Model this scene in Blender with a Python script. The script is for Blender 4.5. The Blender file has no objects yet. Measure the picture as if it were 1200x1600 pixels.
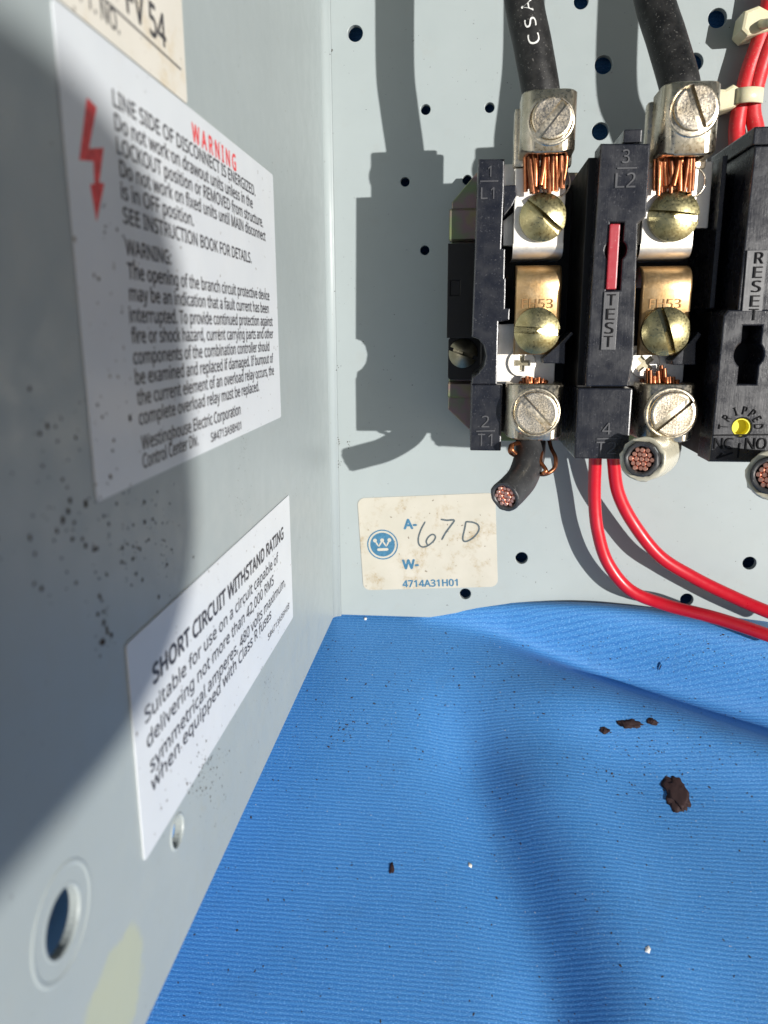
import bpy, bmesh, math, random
from mathutils import Matrix, Vector
random.seed(7)
S = bpy.context.scene
C = S.collection
R = math.radians

# ------------------------------------------------------------------ frame
# Everything is measured in millimetres in the enclosure's own frame:
# X right along the back panel, Y into the panel, Z up the panel, origin at the
# panel's lower left corner.  The box stands leaned back on the cloth by TILT.
TILT = 33.0
T = Matrix.Rotation(R(-TILT), 4, 'X')
D, CX, CZ, F = 165.0, 28.775, 62.798, 1212.5
RC = ((0.9946807, 0.0040448, 0.10292688), (0.01940176, 0.97398666, -0.22577326), (-0.10116261, 0.22656927, 0.96872725))

# ------------------------------------------------------------------ camera
cam = bpy.data.cameras.new('camera')
camo = bpy.data.objects.new('camera', cam)
C.objects.link(camo)
cam.sensor_fit = 'HORIZONTAL'
cam.sensor_width = 36.0
cam.lens = F / 1200.0 * 36.0
cam.clip_start = 0.002
cam.clip_end = 20.0
rt, dn, fw = [Vector((r[0], r[2], -r[1])) for r in RC]
M = Matrix((( rt.x, -dn.x, -fw.x, CX * .001), (rt.y, -dn.y, -fw.y, -D * .001), (rt.z, -dn.z, -fw.z, CZ * .001), (0, 0, 0, 1)))
camo.matrix_world = T @ M
cam.dof.use_dof = True
cam.dof.focus_distance = 0.138
cam.dof.aperture_fstop = 52.0
S.camera = camo

# ------------------------------------------------------------------ sky and sun
sun_panel = Vector((0.79, -1.0, 0.02)).normalized()
sun_dir = (T.to_3x3() @ sun_panel).normalized()
W = bpy.data.worlds.new('World')
S.world = W
W.use_nodes = True
wn = W.node_tree
bg = wn.nodes['Background']
sky = wn.nodes.new('ShaderNodeTexSky')
sky.sky_type = 'NISHITA'
sky.sun_disc = False
sky.sun_elevation = math.asin(sun_dir.z)
sky.sun_rotation = math.atan2(sun_dir.x, sun_dir.y)
sky.air_density = 1.0
sky.dust_density = 1.6
wn.links.new(sky.outputs[0], bg.inputs[0])
bg.inputs[1].default_value = 0.05
sl = bpy.data.lights.new('sun', 'SUN')
sl.energy = 5.0
sl.angle = R(0.55)
sl.color = (1.0, 0.972, 0.925)
slo = bpy.data.objects.new('sun', sl)
C.objects.link(slo)
slo.rotation_euler = sun_dir.to_track_quat('Z', 'Y').to_euler()
S.view_settings.view_transform = 'Standard'
S.view_settings.look = 'None'
S.view_settings.exposure = 0.22
S.view_settings.gamma = 1.0

# ------------------------------------------------------------------ helpers
def ray(px, py):
    a, b = (px - 600) / F, (py - 800) / F
    v = [RC[0][k] * a + RC[1][k] * b + RC[2][k] for k in range(3)]
    return v[0], v[2], -v[1]
def A(px, py, d):
    """point of the photograph that lies d mm in front of the back panel"""
    v = ray(px, py); t = (D - d) / v[1]
    return Vector((CX + v[0] * t, -d, CZ + v[2] * t))
def WL(px, py, x=0.0):
    """point of the photograph that lies on the side wall"""
    v = ray(px, py); t = (x - CX) / v[0]
    return Vector((x, -D + v[1] * t, CZ + v[2] * t))
def rect(x0, y0, x1, y1, d):
    ym, xm = (y0 + y1) / 2, (x0 + x1) / 2
    return A(x0, ym, d).x, A(x1, ym, d).x, A(xm, y1, d).z, A(xm, y0, d).z
def pxs(px, py, d):
    return (A(px, py - 10, d).z - A(px, py + 10, d).z) / 20
def srgb(r, g, b):
    f = lambda c: (c / 255 / 12.92) if c <= 10 else ((c / 255 + .055) / 1.055) ** 2.4
    return (f(r), f(g), f(b), 1)

class MB:
    """collects geometry in millimetres of the panel frame"""
    def __init__(s): s.v, s.f, s.sm = [], [], []
    def add(s, vs, fs, smooth=False):
        o = len(s.v); s.v += [tuple(p) for p in vs]; s.f += [tuple(i + o for i in f) for f in fs]; s.sm += [smooth] * len(fs); return s
    def mesh(s, me, M=None, smooth=False):
        s.add([(M @ v.co if M else v.co) for v in me.vertices], [p.vertices for p in me.polygons], smooth); bpy.data.meshes.remove(me); return s
    def bm(s, b, M=None, smooth=False):
        b.verts.index_update()
        s.add([(M @ v.co if M else v.co.copy()) for v in b.verts], [[v.index for v in f.verts] for f in b.faces], smooth); b.free(); return s
    def box(s, x0, x1, y0, y1, z0, z1, bev=0.0):
        b = bmesh.new(); bmesh.ops.create_cube(b, size=1)
        for v in b.verts: v.co = Vector(((x0 + x1) / 2 + v.co.x * (x1 - x0), (y0 + y1) / 2 + v.co.y * (y1 - y0), (z0 + z1) / 2 + v.co.z * (z1 - z0)))
        if bev: bmesh.ops.bevel(b, geom=b.edges[:], offset=bev, segments=2, affect='EDGES', profile=.6)
        return s.bm(b)
    def plate(s, outer, holes, d0, d1, bev=0.12, M=None):
        """sheet with real holes: outlines in (X,Z), from d0 to d1 in front of the panel"""
        cu = bpy.data.curves.new('t', 'CURVE'); cu.dimensions = '2D'; cu.fill_mode = 'BOTH'
        for poly in [outer] + list(holes):
            sp = cu.splines.new('POLY'); sp.points.add(len(poly) - 1); sp.use_cyclic_u = True
            for p, q in zip(sp.points, poly): p.co = (q[0], q[1], 0, 1)
        th = (d1 - d0) / 2
        cu.extrude = max(th - bev, 0.001)
        if bev: cu.bevel_depth = bev; cu.bevel_resolution = 1; cu.offset = -bev
        ob = bpy.data.objects.new('t', cu); me = bpy.data.meshes.new_from_object(ob)
        bpy.data.objects.remove(ob); bpy.data.curves.remove(cu)
        MM = M if M else Matrix(((1, 0, 0, 0), (0, 0, -1, -(d0 + d1) / 2), (0, 1, 0, 0), (0, 0, 0, 1)))
        return s.mesh(me, MM)
    def tube(s, pts, rad, n=14, cap=True, smooth=True):
        pts = [Vector(p) for p in pts]; N = len(pts)
        rads = rad if isinstance(rad, (list, tuple)) else [rad] * N
        t0 = (pts[1] - pts[0]).normalized()
        up = Vector((0, -1, 0)) if abs(t0.y) < .9 else Vector((1, 0, 0))
        vs, fs = [], []
        for i, p in enumerate(pts):
            t = (pts[min(i + 1, N - 1)] - pts[max(i - 1, 0)]).normalized()
            up = (up - t * up.dot(t)).normalized(); sd = t.cross(up)
            for k in range(n):
                a = 2 * math.pi * k / n
                vs.append(p + (up * math.cos(a) + sd * math.sin(a)) * rads[i])
        for i in range(N - 1):
            for k in range(n): fs.append((i * n + k, i * n + (k + 1) % n, (i + 1) * n + (k + 1) % n, (i + 1) * n + k))
        s.add(vs, fs, smooth)
        if cap:
            s.add(vs[:n], [tuple(range(n))[::-1]]); s.add(vs[-n:], [tuple(range(n))])
        return s
    def lathe(s, prof, M, n=40, smooth=True):
        """profile of (radius, height) turned about the local z axis of M"""
        vs, fs = [], []
        for r, h in prof:
            for k in range(n):
                a = 2 * math.pi * k / n; vs.append(M @ Vector((r * math.cos(a), r * math.sin(a), h)))
        for i in range(len(prof) - 1):
            for k in range(n): fs.append((i * n + k, i * n + (k + 1) % n, (i + 1) * n + (k + 1) % n, (i + 1) * n + k))
        return s.add(vs, fs, smooth)

def spline(pts, n=10):
    pts = [Vector(p) for p in pts]; out = []
    P = [pts[0] * 2 - pts[1]] + pts + [pts[-1] * 2 - pts[-2]]
    for i in range(1, len(P) - 2):
        a, b, c, d = P[i - 1], P[i], P[i + 1], P[i + 2]
        for k in range(n):
            t = k / n
            out.append(.5 * ((2 * b) + (c - a) * t + (2 * a - 5 * b + 4 * c - d) * t * t + (3 * b - a - 3 * c + d) * t ** 3))
    out.append(pts[-1]); return out

def link(o): C.objects.link(o); return o
def build(name, mb, mat, parent=None, base=None):
    """one mesh object; a child keeps its thing's origin, a top-level one gets base"""
    b = Vector(parent['base'] if parent else (base or (0, 0, 0)))
    me = bpy.data.meshes.new(name)
    me.from_pydata([((x - b.x) * .001, (y - b.y) * .001, (z - b.z) * .001) for x, y, z in mb.v], [], mb.f)
    me.polygons.foreach_set('use_smooth', mb.sm)
    me.materials.append(mat); me.update()
    o = bpy.data.objects.new(name, me); o['base'] = tuple(b)
    if parent: o.parent = parent
    else: o.matrix_world = T @ Matrix.Translation(b * .001)
    return link(o)
def thing(name, label, cat, base, group=None):
    o = bpy.data.objects.new(name, None); o.empty_display_size = .005
    o['base'] = tuple(base); o.matrix_world = T @ Matrix.Translation(Vector(base) * .001)
    return tag(link(o), label, cat, group)
def tag(o, label, cat, group=None):
    o['label'] = label; o['category'] = cat
    if group: o['group'] = group
    return o

try:
    FONT = bpy.data.fonts.load(bpy.utils.system_resource('DATAFILES', path='fonts') + '/NotoSansHebrew-Regular.woff2')
except Exception:
    FONT = None
BOLD = 1.0
def cap_height():
    cu = bpy.data.curves.new('t', 'FONT'); cu.body = 'H'
    if FONT: cu.font = FONT
    ob = bpy.data.objects.new('t', cu); me = bpy.data.meshes.new_from_object(ob); h = max(v.co.y for v in me.vertices)
    bpy.data.objects.remove(ob); bpy.data.curves.remove(cu); bpy.data.meshes.remove(me); return h
CAPH = cap_height()
def lettering(mb, s, o, xa, ya, h, width=None, xs=1.0, bold=0.0, ext=0.02, space=1.0, align='LEFT', bev=0.0):
    """text as a mesh: origin o, unit axes xa, ya, cap height h mm; fitted to width when given"""
    cu = bpy.data.curves.new('t', 'FONT'); cu.body = s; cu.size = 1.0
    if FONT: cu.font = FONT
    cu.size = 1.0; cu.resolution_u = 3
    cu.offset = 0.0; cu.extrude = 0.0; cu.space_character = space
    ob = bpy.data.objects.new('t', cu); me = bpy.data.meshes.new_from_object(ob)
    bpy.data.objects.remove(ob); bpy.data.curves.remove(cu)
    xx = [v.co.x for v in me.vertices]; x0, x1 = min(xx), max(xx)
    k = h / CAPH
    kx = width / (x1 - x0) if width else k * xs
    off = {'LEFT': 0, 'CENTER': -(x1 - x0) * kx / 2, 'RIGHT': -(x1 - x0) * kx}[align]
    xa, ya, o = Vector(xa), Vector(ya), Vector(o); n = xa.cross(ya)
    if ext > .05:                                    # raised letters: give the outline depth
        b = bmesh.new(); b.from_mesh(me)
        r = bmesh.ops.extrude_face_region(b, geom=b.faces[:])
        for g in r['geom']:
            if isinstance(g, bmesh.types.BMVert): g.co.z = 1
        b.to_mesh(me); b.free()
    M = [o + xa * ((v.co.x - x0) * kx + off) + ya * (v.co.y * k) + n * (v.co.z * ext) for v in me.vertices]
    mb.add(M, [p.vertices for p in me.polygons])
    if bold and ext < .05:                           # heavier print: overprinted a hair's breadth aside
        for i, (dx, dy) in enumerate(((1, 0), (-1, 0), (0, .8), (0, -.8))):
            mb.add([p + xa * dx * bold * h + ya * dy * bold * h + n * .003 * (i + 1) for p in M], [p.vertices for p in me.polygons])
    bpy.data.meshes.remove(me); return mb
def stroke(mb, pts, w, o, xa, ya, n_off=0.0, closed=False):
    """flat pen stroke through 2D points, tapered round ends"""
    xa, ya, o = Vector(xa), Vector(ya), Vector(o); n = xa.cross(ya)
    P = [Vector((p[0], p[1], 0)) for p in pts]; N = len(P); vs, fs = [], []
    for i, p in enumerate(P):
        a, b = (P[(i - 1) % N], P[(i + 1) % N]) if closed else (P[max(i - 1, 0)], P[min(i + 1, N - 1)])
        t = (b - a).normalized(); q = Vector((-t.y, t.x, 0))
        ww = w * (.55 if not closed and i in (0, N - 1) else 1) * .5
        for sg in (1, -1):
            r = p + q * ww * sg; vs.append(o + xa * r.x + ya * r.y + n * n_off)
    for i in range(N if closed else N - 1):
        j = (i + 1) % N; fs.append((2 * i, 2 * i + 1, 2 * j + 1, 2 * j))
    return mb.add(vs, fs)
def circle(cx, cz, r, n=28): return [(cx + r * math.cos(2 * math.pi * k / n), cz + r * math.sin(2 * math.pi * k / n)) for k in range(n)]
def rrect(x0, x1, z0, z1, r, n=6):
    out = []
    for cx, cz, a0 in ((x1 - r, z0 + r, -90), (x1 - r, z1 - r, 0), (x0 + r, z1 - r, 90), (x0 + r, z0 + r, 180)):
        for k in range(n + 1): a = R(a0 + 90 * k / n); out.append((cx + r * math.cos(a), cz + r * math.sin(a)))
    return out
def keyhole(x0, x1, z0, z1, cx, cz, r, n=12):
    """slot with a round hole across it, as one outline"""
    out = [(x0, z0), (x1, z0)]
    a = math.acos(min(1, (x1 - cx) / r))
    for k in range(n + 1): t = -a + 2 * a * k / n; out.append((cx + r * math.cos(t), cz + r * math.sin(t)))
    out += [(x1, z1), (x0, z1)]
    a = math.acos(min(1, (cx - x0) / r))
    for k in range(n + 1): t = math.pi - a + 2 * a * k / n; out.append((cx + r * math.cos(t), cz + r * math.sin(t)))
    return out
def poly(pts, d): return [(A(x, y, d).x, A(x, y, d).z) for x, y in pts]

# ------------------------------------------------------------------ materials
def nodes(name):
    m = bpy.data.materials.new(name); m.use_nodes = True
    nt = m.node_tree; b = nt.nodes['Principled BSDF']
    return m, nt, b
def N(nt, typ, **kw):
    n = nt.nodes.new(typ)
    for k, v in kw.items():
        if k in n.inputs.keys() if isinstance(k, str) else False: n.inputs[k].default_value = v
        else: setattr(n, k, v)
    return n
def coord(nt, scale=1000.0):
    tc = N(nt, 'ShaderNodeTexCoord'); mp = N(nt, 'ShaderNodeMapping')
    s = scale if isinstance(scale, (tuple, list)) else (scale,) * 3
    mp.inputs['Scale'].default_value = s
    nt.links.new(tc.outputs['Object'], mp.inputs[0]); return mp.outputs[0]
def noise(nt, vec, scale, detail=4, rough=.55):
    n = N(nt, 'ShaderNodeTexNoise'); n.inputs['Scale'].default_value = scale; n.inputs['Detail'].default_value = detail; n.inputs['Roughness'].default_value = rough
    nt.links.new(vec, n.inputs['Vector']); return n.outputs['Fac']
def ramp(nt, fac, stops, interp='LINEAR'):
    r = N(nt, 'ShaderNodeValToRGB'); cr = r.color_ramp; cr.interpolation = interp
    while len(cr.elements) < len(stops): cr.elements.new(.5)
    for e, (p, c) in zip(cr.elements, stops): e.position = p; e.color = c if isinstance(c, tuple) else (c, c, c, 1)
    nt.links.new(fac, r.inputs[0]); return r.outputs[0]
def mix(nt, fac, a, b, mode='MIX'):
    m = N(nt, 'ShaderNodeMix'); m.data_type = 'RGBA'; m.blend_type = mode
    for sck, v in ((m.inputs[0], fac), (m.inputs[6], a), (m.inputs[7], b)):
        if hasattr(v, 'is_output'): nt.links.new(v, sck)
        else: sck.default_value = v
    return m.outputs[2]
def math_(nt, op, a, b=0.0):
    m = N(nt, 'ShaderNodeMath'); m.operation = op
    for sck, v in ((m.inputs[0], a), (m.inputs[1], b)):
        if hasattr(v, 'is_output'): nt.links.new(v, sck)
        else: sck.default_value = v
    return m.outputs[0]
def bump(nt, b, h, strength, dist_mm):
    n = N(nt, 'ShaderNodeBump'); n.inputs['Strength'].default_value = strength; n.inputs['Distance'].default_value = dist_mm * .001
    nt.links.new(h, n.inputs['Height']); nt.links.new(n.outputs[0], b.inputs['Normal']); return n
def setp(nt, b, **kw):
    for k, v in kw.items():
        sck = b.inputs[k.replace('_', ' ')]
        if hasattr(v, 'is_output'): nt.links.new(v, sck)
        else: sck.default_value = v

def metal(name, c0, c1, rough0, rough1, scale=.5, scratch=True, dist=.02):
    m, nt, b = nodes(name); v = coord(nt)
    n1 = noise(nt, v, scale, 6, .65); n2 = noise(nt, v, scale * 7, 3)
    setp(nt, b, Metallic=1.0, Base_Color=ramp(nt, n1, ((.35, c0), (.68, c1))), Roughness=ramp(nt, n2, ((.3, rough0), (.7, rough1))))
    if scratch:
        v2 = coord(nt, (4000, 4000, 350)); n3 = noise(nt, v2, .9, 3)
        bump(nt, b, math_(nt, 'ADD', n2, n3), .25, dist)
    return m
def plastic(name, col, rough=.35, spec=.5, bumpd=.03, dust=0.0, dustcol=(.4, .4, .4, 1), scale=2.5, streak=False):
    m, nt, b = nodes(name); v = coord(nt)
    n1 = noise(nt, v, scale, 5, .6); n2 = noise(nt, v, scale * .15, 3)
    base = col
    if dust:
        d1 = ramp(nt, noise(nt, v, 3.2, 2), ((.655, 0.0), (.70, 1.0)))
        base = mix(nt, math_(nt, 'MULTIPLY', d1, dust), col, dustcol)
        d2 = ramp(nt, noise(nt, v, .45, 5, .7), ((.4, 0.0), (.75, 1.0)))
        base = mix(nt, math_(nt, 'MULTIPLY', d2, dust * .22), base, dustcol)
    h = n1
    if streak:
        n3 = noise(nt, coord(nt, (5000, 5000, 250)), .8, 4, .7); h = math_(nt, 'ADD', n1, n3)
        base = mix(nt, ramp(nt, n3, ((.62, 0.0), (.76, .16))), base, (.16, .16, .17, 1))
    setp(nt, b, Base_Color=base, Roughness=ramp(nt, n2, ((.3, rough - .07), (.7, rough + .09))), Specular_IOR_Level=spec)
    bump(nt, b, h, .3, bumpd)
    return m

def paint_material():
    m, nt, b = nodes('grey_paint'); v = coord(nt)
    c0, c1 = (.298, .338, .342, 1), (.326, .367, .370, 1)
    base = ramp(nt, noise(nt, v, .035, 5, .6), ((.3, c0), (.7, c1)))
    # fine grime freckles and rubbed smudges of their own shape
    sp = ramp(nt, noise(nt, v, 1.5, 2, .4), ((.715, 0.0), (.735, 1.0)))
    big = ramp(nt, noise(nt, v, .05, 3), ((.45, 0.0), (.62, 1.0)))
    base = mix(nt, math_(nt, 'MULTIPLY', sp, math_(nt, 'MULTIPLY', big, .75)), base, (.10, .095, .085, 1))
    sm = ramp(nt, noise(nt, v, .22, 6, .7), ((.57, 0.0), (.76, .34)))
    base = mix(nt, sm, base, (.30, .31, .29, 1))
    setp(nt, b, Base_Color=base, Roughness=ramp(nt, noise(nt, v, .3, 4), ((.3, .36), (.7, .50))), Specular_IOR_Level=.45)
    bump(nt, b, noise(nt, v, .9, 3), .05, .03)
    return m, nt, b, v, base
M_PAINT, _nt, _b, _v, _base = paint_material()
M_WALL, wnt, wb, wv, wbase = paint_material()
M_WALL.name = 'grey_paint_side_wall'
# old yellowed drip on the side wall
def blob(nt, v, c, rad, wob=.5):
    m1 = N(nt, 'ShaderNodeVectorMath'); m1.operation = 'SUBTRACT'; nt.links.new(v, m1.inputs[0]); m1.inputs[1].default_value = c
    m2 = N(nt, 'ShaderNodeVectorMath'); m2.operation = 'DIVIDE'; nt.links.new(m1.outputs[0], m2.inputs[0]); m2.inputs[1].default_value = rad
    m3 = N(nt, 'ShaderNodeVectorMath'); m3.operation = 'LENGTH'; nt.links.new(m2.outputs[0], m3.inputs[0])
    wn_ = noise(nt, v, .28, 4, .6)
    return math_(nt, 'ADD', m3.outputs['Value'], math_(nt, 'MULTIPLY', math_(nt, 'SUBTRACT', wn_, .5), wob * 2))
M_SPECK = plastic('dark_grime', (.048, .036, .026, 1), .8, .2)

M_BLACK = plastic('black_moulded_plastic', (.0055, .0065, .011, 1), .26, .65, .04, .16, (.25, .25, .26, 1), streak=True)
M_BLACKLOW = plastic('black_plastic_in_the_recess', (.006, .0055, .0055, 1), .45, .35, .02)
M_PLAQUE = plastic('glare_grey_plaque_plastic', (.030, .031, .036, 1), .46, .85, .03, .2, (.3, .3, .31, 1), streak=True)  # glare on the plaques painted in as a paler grey
M_WORNLIT = plastic('worn_highlit_lettering', (.055, .056, .062, 1), .38, .6, .02)  # wear plus edge highlights painted as one lighter grey
LM = None
M_LETTER = plastic('raised_black_lettering', (.004, .004, .005, 1), .75, .25, .01)
M_RED = plastic('red_lever_plastic', (.33, .018, .03, 1), .38, .5, .03, .35, (.55, .35, .33, 1))
M_YELLOW = plastic('yellow_flag_plastic', (.80, .72, .06, 1), .5, .3, .01)
M_RUBBER = plastic('black_cable_jacket', (.006, .006, .0065, 1), .50, .35, .05, .30, (.33, .32, .30, 1), 1.6)
M_JACKET = plastic('grey_black_cut_jacket', (.030, .031, .033, 1), .45, .45, .05, .35, (.30, .30, .30, 1), 1.6)
M_NYLON = plastic('clear_yellowed_sheath', (.52, .49, .38, 1), .28, .6, .05, .15, (.8, .78, .7, 1))
M_TIE = plastic('ivory_nylon', (.66, .61, .42, 1), .38, .5, .03)
_b = M_TIE.node_tree.nodes['Principled BSDF']; _b.inputs['Subsurface Weight'].default_value = .25; _b.inputs['Subsurface Radius'].default_value = (.002, .0015, .0008)
M_REDWIRE = plastic('red_wire_insulation', (.50, .006, .018, 1), .33, .5, .02, .06, (.6, .3, .25, 1))
M_REDDUSTY = plastic('dusty_red_wire_insulation', (.55, .012, .02, 1), .45, .4, .05, .75, (.42, .22, .16, 1), 1.8)
M_NICKEL = metal('nickel_plate', (.46, .41, .31, 1), (.70, .63, .51, 1), .22, .42, .30)
M_TIN = metal('tinned_terminal_plate', (.80, .76, .68, 1), (.88, .85, .79, 1), .44, .58, .5)
M_SCREW = metal('yellow_zinc_screw', (.34, .30, .15, 1), (.55, .49, .27, 1), .24, .42, .4, True, .03)
M_LUGSCREW = metal('worn_clamp_screw', (.56, .47, .33, 1), (.78, .70, .57, 1), .20, .38, .55, True, .05)
M_BRONZE = metal('bronze_heater_strip', (.60, .38, .17, 1), (.76, .54, .30, 1), .38, .50, .4, True, .03)
M_STAMP = metal('stamped_figures', (.20, .115, .05, 1), (.32, .19, .09, 1), .45, .6, .6)
M_BRASS = metal('dull_old_brass', (.28, .25, .17, 1), (.40, .36, .26, 1), .35, .5, .5)
M_GRIMESHADE = metal('grimy_shaded_slot_metal', (.05, .038, .028, 1), (.14, .11, .08, 1), .5, .7, .8)  # slot grime, with shade painted dark on the floor and one wall
M_COPPER = metal('copper_strand', (.46, .155, .065, 1), (.66, .27, .13, 1), .28, .45, .8)
M_COPPERDULL = metal('tarnished_copper_strand', (.19, .075, .04, 1), (.38, .15, .075, 1), .32, .5, .8)
M_COPPERCUT = metal('cut_copper_end', (.70, .33, .24, 1), (.85, .48, .37, 1), .35, .5, 1.2)
def zinc_material():
    m, nt, b = nodes('iridescent_zinc_plate'); v = coord(nt, (1000, 1000, 1000))
    n1 = noise(nt, v, .16, 3)
    setp(nt, b, Metallic=1.0, Roughness=.3, Base_Color=ramp(nt, n1, ((.30, (.26, .25, .10, 1)), (.45, (.25, .17, .17, 1)), (.58, (.18, .23, .12, 1)), (.72, (.30, .24, .11, 1)))))
    return m
M_ZINC = zinc_material()
def paper(name, c0, c1, stain=None, amount=0.0, rough=.38):
    m, nt, b = nodes(name); v = coord(nt)
    base = ramp(nt, noise(nt, v, .12, 4), ((.3, c0), (.7, c1)))
    if stain:
        st = ramp(nt, noise(nt, v, .16, 7, .72), ((.52, 0.0), (.66, amount)))
        fine = ramp(nt, noise(nt, v, 3.0, 3, .6), ((.40, .35), (.62, 1.0)))
        base = mix(nt, math_(nt, 'MULTIPLY', st, fine), base, stain)
    sp = ramp(nt, noise(nt, v, 1.3, 1), ((.74, 0.0), (.76, .8)))
    base = mix(nt, sp, base, (.14, .11, .08, 1))
    setp(nt, b, Base_Color=base, Roughness=rough, Specular_IOR_Level=.45)
    bump(nt, b, noise(nt, v, .5, 3), .12, .05)
    return m
M_WHITE = paper('white_label_film', (.57, .60, .63, 1), (.605, .635, .66, 1), (.50, .47, .42, 1), .12)
M_CREAM = paper('aged_cream_label', (.62, .59, .52, 1), (.66, .63, .56, 1), (.52, .38, .17, 1), .55, .5)
M_STICKER = paper('spotted_cream_sticker', (.42, .40, .335, 1), (.48, .455, .39, 1), (.29, .21, .10, 1), .85, .6)
def flat(name, c, rough=.5):
    m, nt, b = nodes(name); v = coord(nt)
    c2 = tuple(min(1, x * 1.35 + .012) for x in c[:3]) + (1,)
    setp(nt, b, Base_Color=ramp(nt, noise(nt, v, 1.6, 3), ((.4, c), (.72, c2))), Roughness=rough, Specular_IOR_Level=.35)
    return m
M_INK = flat('black_print', (.030, .028, .034, 1))
M_INKRED = flat('red_print', (.62, .045, .05, 1))
M_INKBLUE = flat('blue_print', (.035, .13, .22, 1))
M_PEN = flat('dark_pen_ink', (.06, .08, .09, 1))

def cloth_material():
    m, nt, b = nodes('blue_ribbed_cloth')
    uv = N(nt, 'ShaderNodeUVMap'); uv.uv_map = 'cloth'
    mp = N(nt, 'ShaderNodeMapping'); nt.links.new(uv.outputs[0], mp.inputs[0]); v = mp.outputs[0]
    warp = noise(nt, v, .25, 2)
    sep = N(nt, 'ShaderNodeSeparateXYZ'); nt.links.new(v, sep.inputs[0])
    y = math_(nt, 'ADD', sep.outputs[1], math_(nt, 'MULTIPLY', warp, .5))
    ph = math_(nt, 'MULTIPLY', y, 2 * math.pi / .70)
    rib = math_(nt, 'ADD', math_(nt, 'MULTIPLY', math_(nt, 'SINE', ph), .5), .5)
    mp2 = N(nt, 'ShaderNodeMapping'); mp2.inputs['Scale'].default_value = (2.6, 7.5, 1); nt.links.new(uv.outputs[0], mp2.inputs[0])
    st = noise(nt, mp2.outputs[0], 1.0, 2, .6)
    brk = ramp(nt, noise(nt, v, .55, 3, .6), ((.35, .5), (.65, 1.0)))
    rib = math_(nt, 'MULTIPLY', rib, brk)
    thread = math_(nt, 'ADD', rib, math_(nt, 'MULTIPLY', st, .9))
    tone = noise(nt, v, .03, 4, .6)
    c = ramp(nt, tone, ((.3, (.040, .185, .445, 1)), (.7, (.056, .222, .510, 1))))
    c = mix(nt, ramp(nt, rib, ((.05, .42), (.5, 0.0))), c, (.016, .10, .34, 1))
    c = mix(nt, ramp(nt, st, ((.52, 0.0), (.70, .55))), c, (.24, .48, .80, 1))  # glints on the threads painted as paler specks
    grime = ramp(nt, noise(nt, v, .09, 6, .7), ((.55, 0.0), (.78, .35)))
    c = mix(nt, grime, c, (.05, .12, .24, 1))
    setp(nt, b, Base_Color=c, Roughness=.50, Specular_IOR_Level=.30, Sheen_Weight=.10, Sheen_Roughness=.4)
    b.inputs['Sheen Tint'].default_value = (.62, .80, 1, 1)
    bump(nt, b, thread, .46, .08)
    return m
M_CLOTH = cloth_material()
M_FLUFF = flat('pale_lint', (.60, .60, .58, 1), .8)
M_CRUMB = plastic('dark_brown_crumb', (.028, .014, .014, 1), .75, .3, .12, 0, scale=1.2)
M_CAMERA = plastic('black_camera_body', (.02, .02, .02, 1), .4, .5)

# ------------------------------------------------------------------ enclosure
PX1, PZ1 = 262.0, 168.0
enc = thing('metal_enclosure', 'pale grey painted steel enclosure with perforated back panel and left side wall', 'electrical enclosure', (0, 0, 0))
holes = [(555, 52, 11), (665, 171, 7.2), (765, 168, 7), (633, 284, 6.8), (730, 281, 7), (664, 391, 7), (943, 101, 12.2), (938, 205, 12), (1121, 28, 12.5), (1085, 97, 12), (815, 872, 10), (727, 928, 9.4), (1171, 880, 10.6), (1073, 937, 10.4), (908, 2, 10), (1235, 60, 12)]
hl = []
for x, y, r in holes:
    p = A(x, y, 0); hl.append(circle(p.x, p.z, r * 165 / 1235, 24))
FR = 1.6
mb = MB().plate([(FR, 0), (PX1, 0.55), (PX1, PZ1), (FR, PZ1)], hl, -1.4, 0.0, 0.10)
build('back_panel', mb, M_PAINT, enc)
mb = MB()
vs, fs = [], []
K = 8
for zz in (-0.35, PZ1):
    for k in range(K + 1):
        a = R(90 * k / K)
        vs.append((FR - FR * math.cos(a), -FR + FR * math.sin(a), zz))
    for k in range(K + 1):
        a = R(90 * (K - k) / K)
        vs.append((FR - (FR + 1.4) * math.cos(a), -FR + (FR + 1.4) * math.sin(a), zz))
n = 2 * (K + 1)
for k in range(n): fs.append((k, (k + 1) % n, n + (k + 1) % n, n + k))
fs += [tuple(range(n))[::-1], tuple(range(n, 2 * n))]
mb.add(vs, fs, True)
bend = build('corner_bend', mb, M_PAINT, enc)
# side wall: sheet in (Y,Z)
MWALL = Matrix(((0, 0, 1, -0.45), (1, 0, 0, 0), (0, 1, 0, 0), (0, 0, 0, 1)))
YW = -152.0
h1, h2 = WL(99, 1440), WL(277, 1299)
mb = MB().plate([(YW, -0.75), (-FR, -0.35), (-FR, PZ1), (YW, PZ1)], [circle(h1.y, h1.z, 2.45, 32), circle(h2.y, h2.z, 1.55, 24)], -0.45, 0.45, 0.10, MWALL)
wall = build('side_wall', mb, M_WALL, enc)
build('hole_shade_sheet', MB().box(-10.2, -9.0, YW + .5, -2, -.55, PZ1 - .5), M_PAINT, enc)  # added unseen sheet outside the wall, keeps its holes dark
build('right_side_wall', MB().box(PX1 + .1, PX1 + 1.3, YW, 0, .3, PZ1), M_PAINT, enc)
build('top_panel', MB().box(.2, PX1, YW, -.2, PZ1 + .1, PZ1 + 1.2), M_PAINT, enc)
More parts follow.
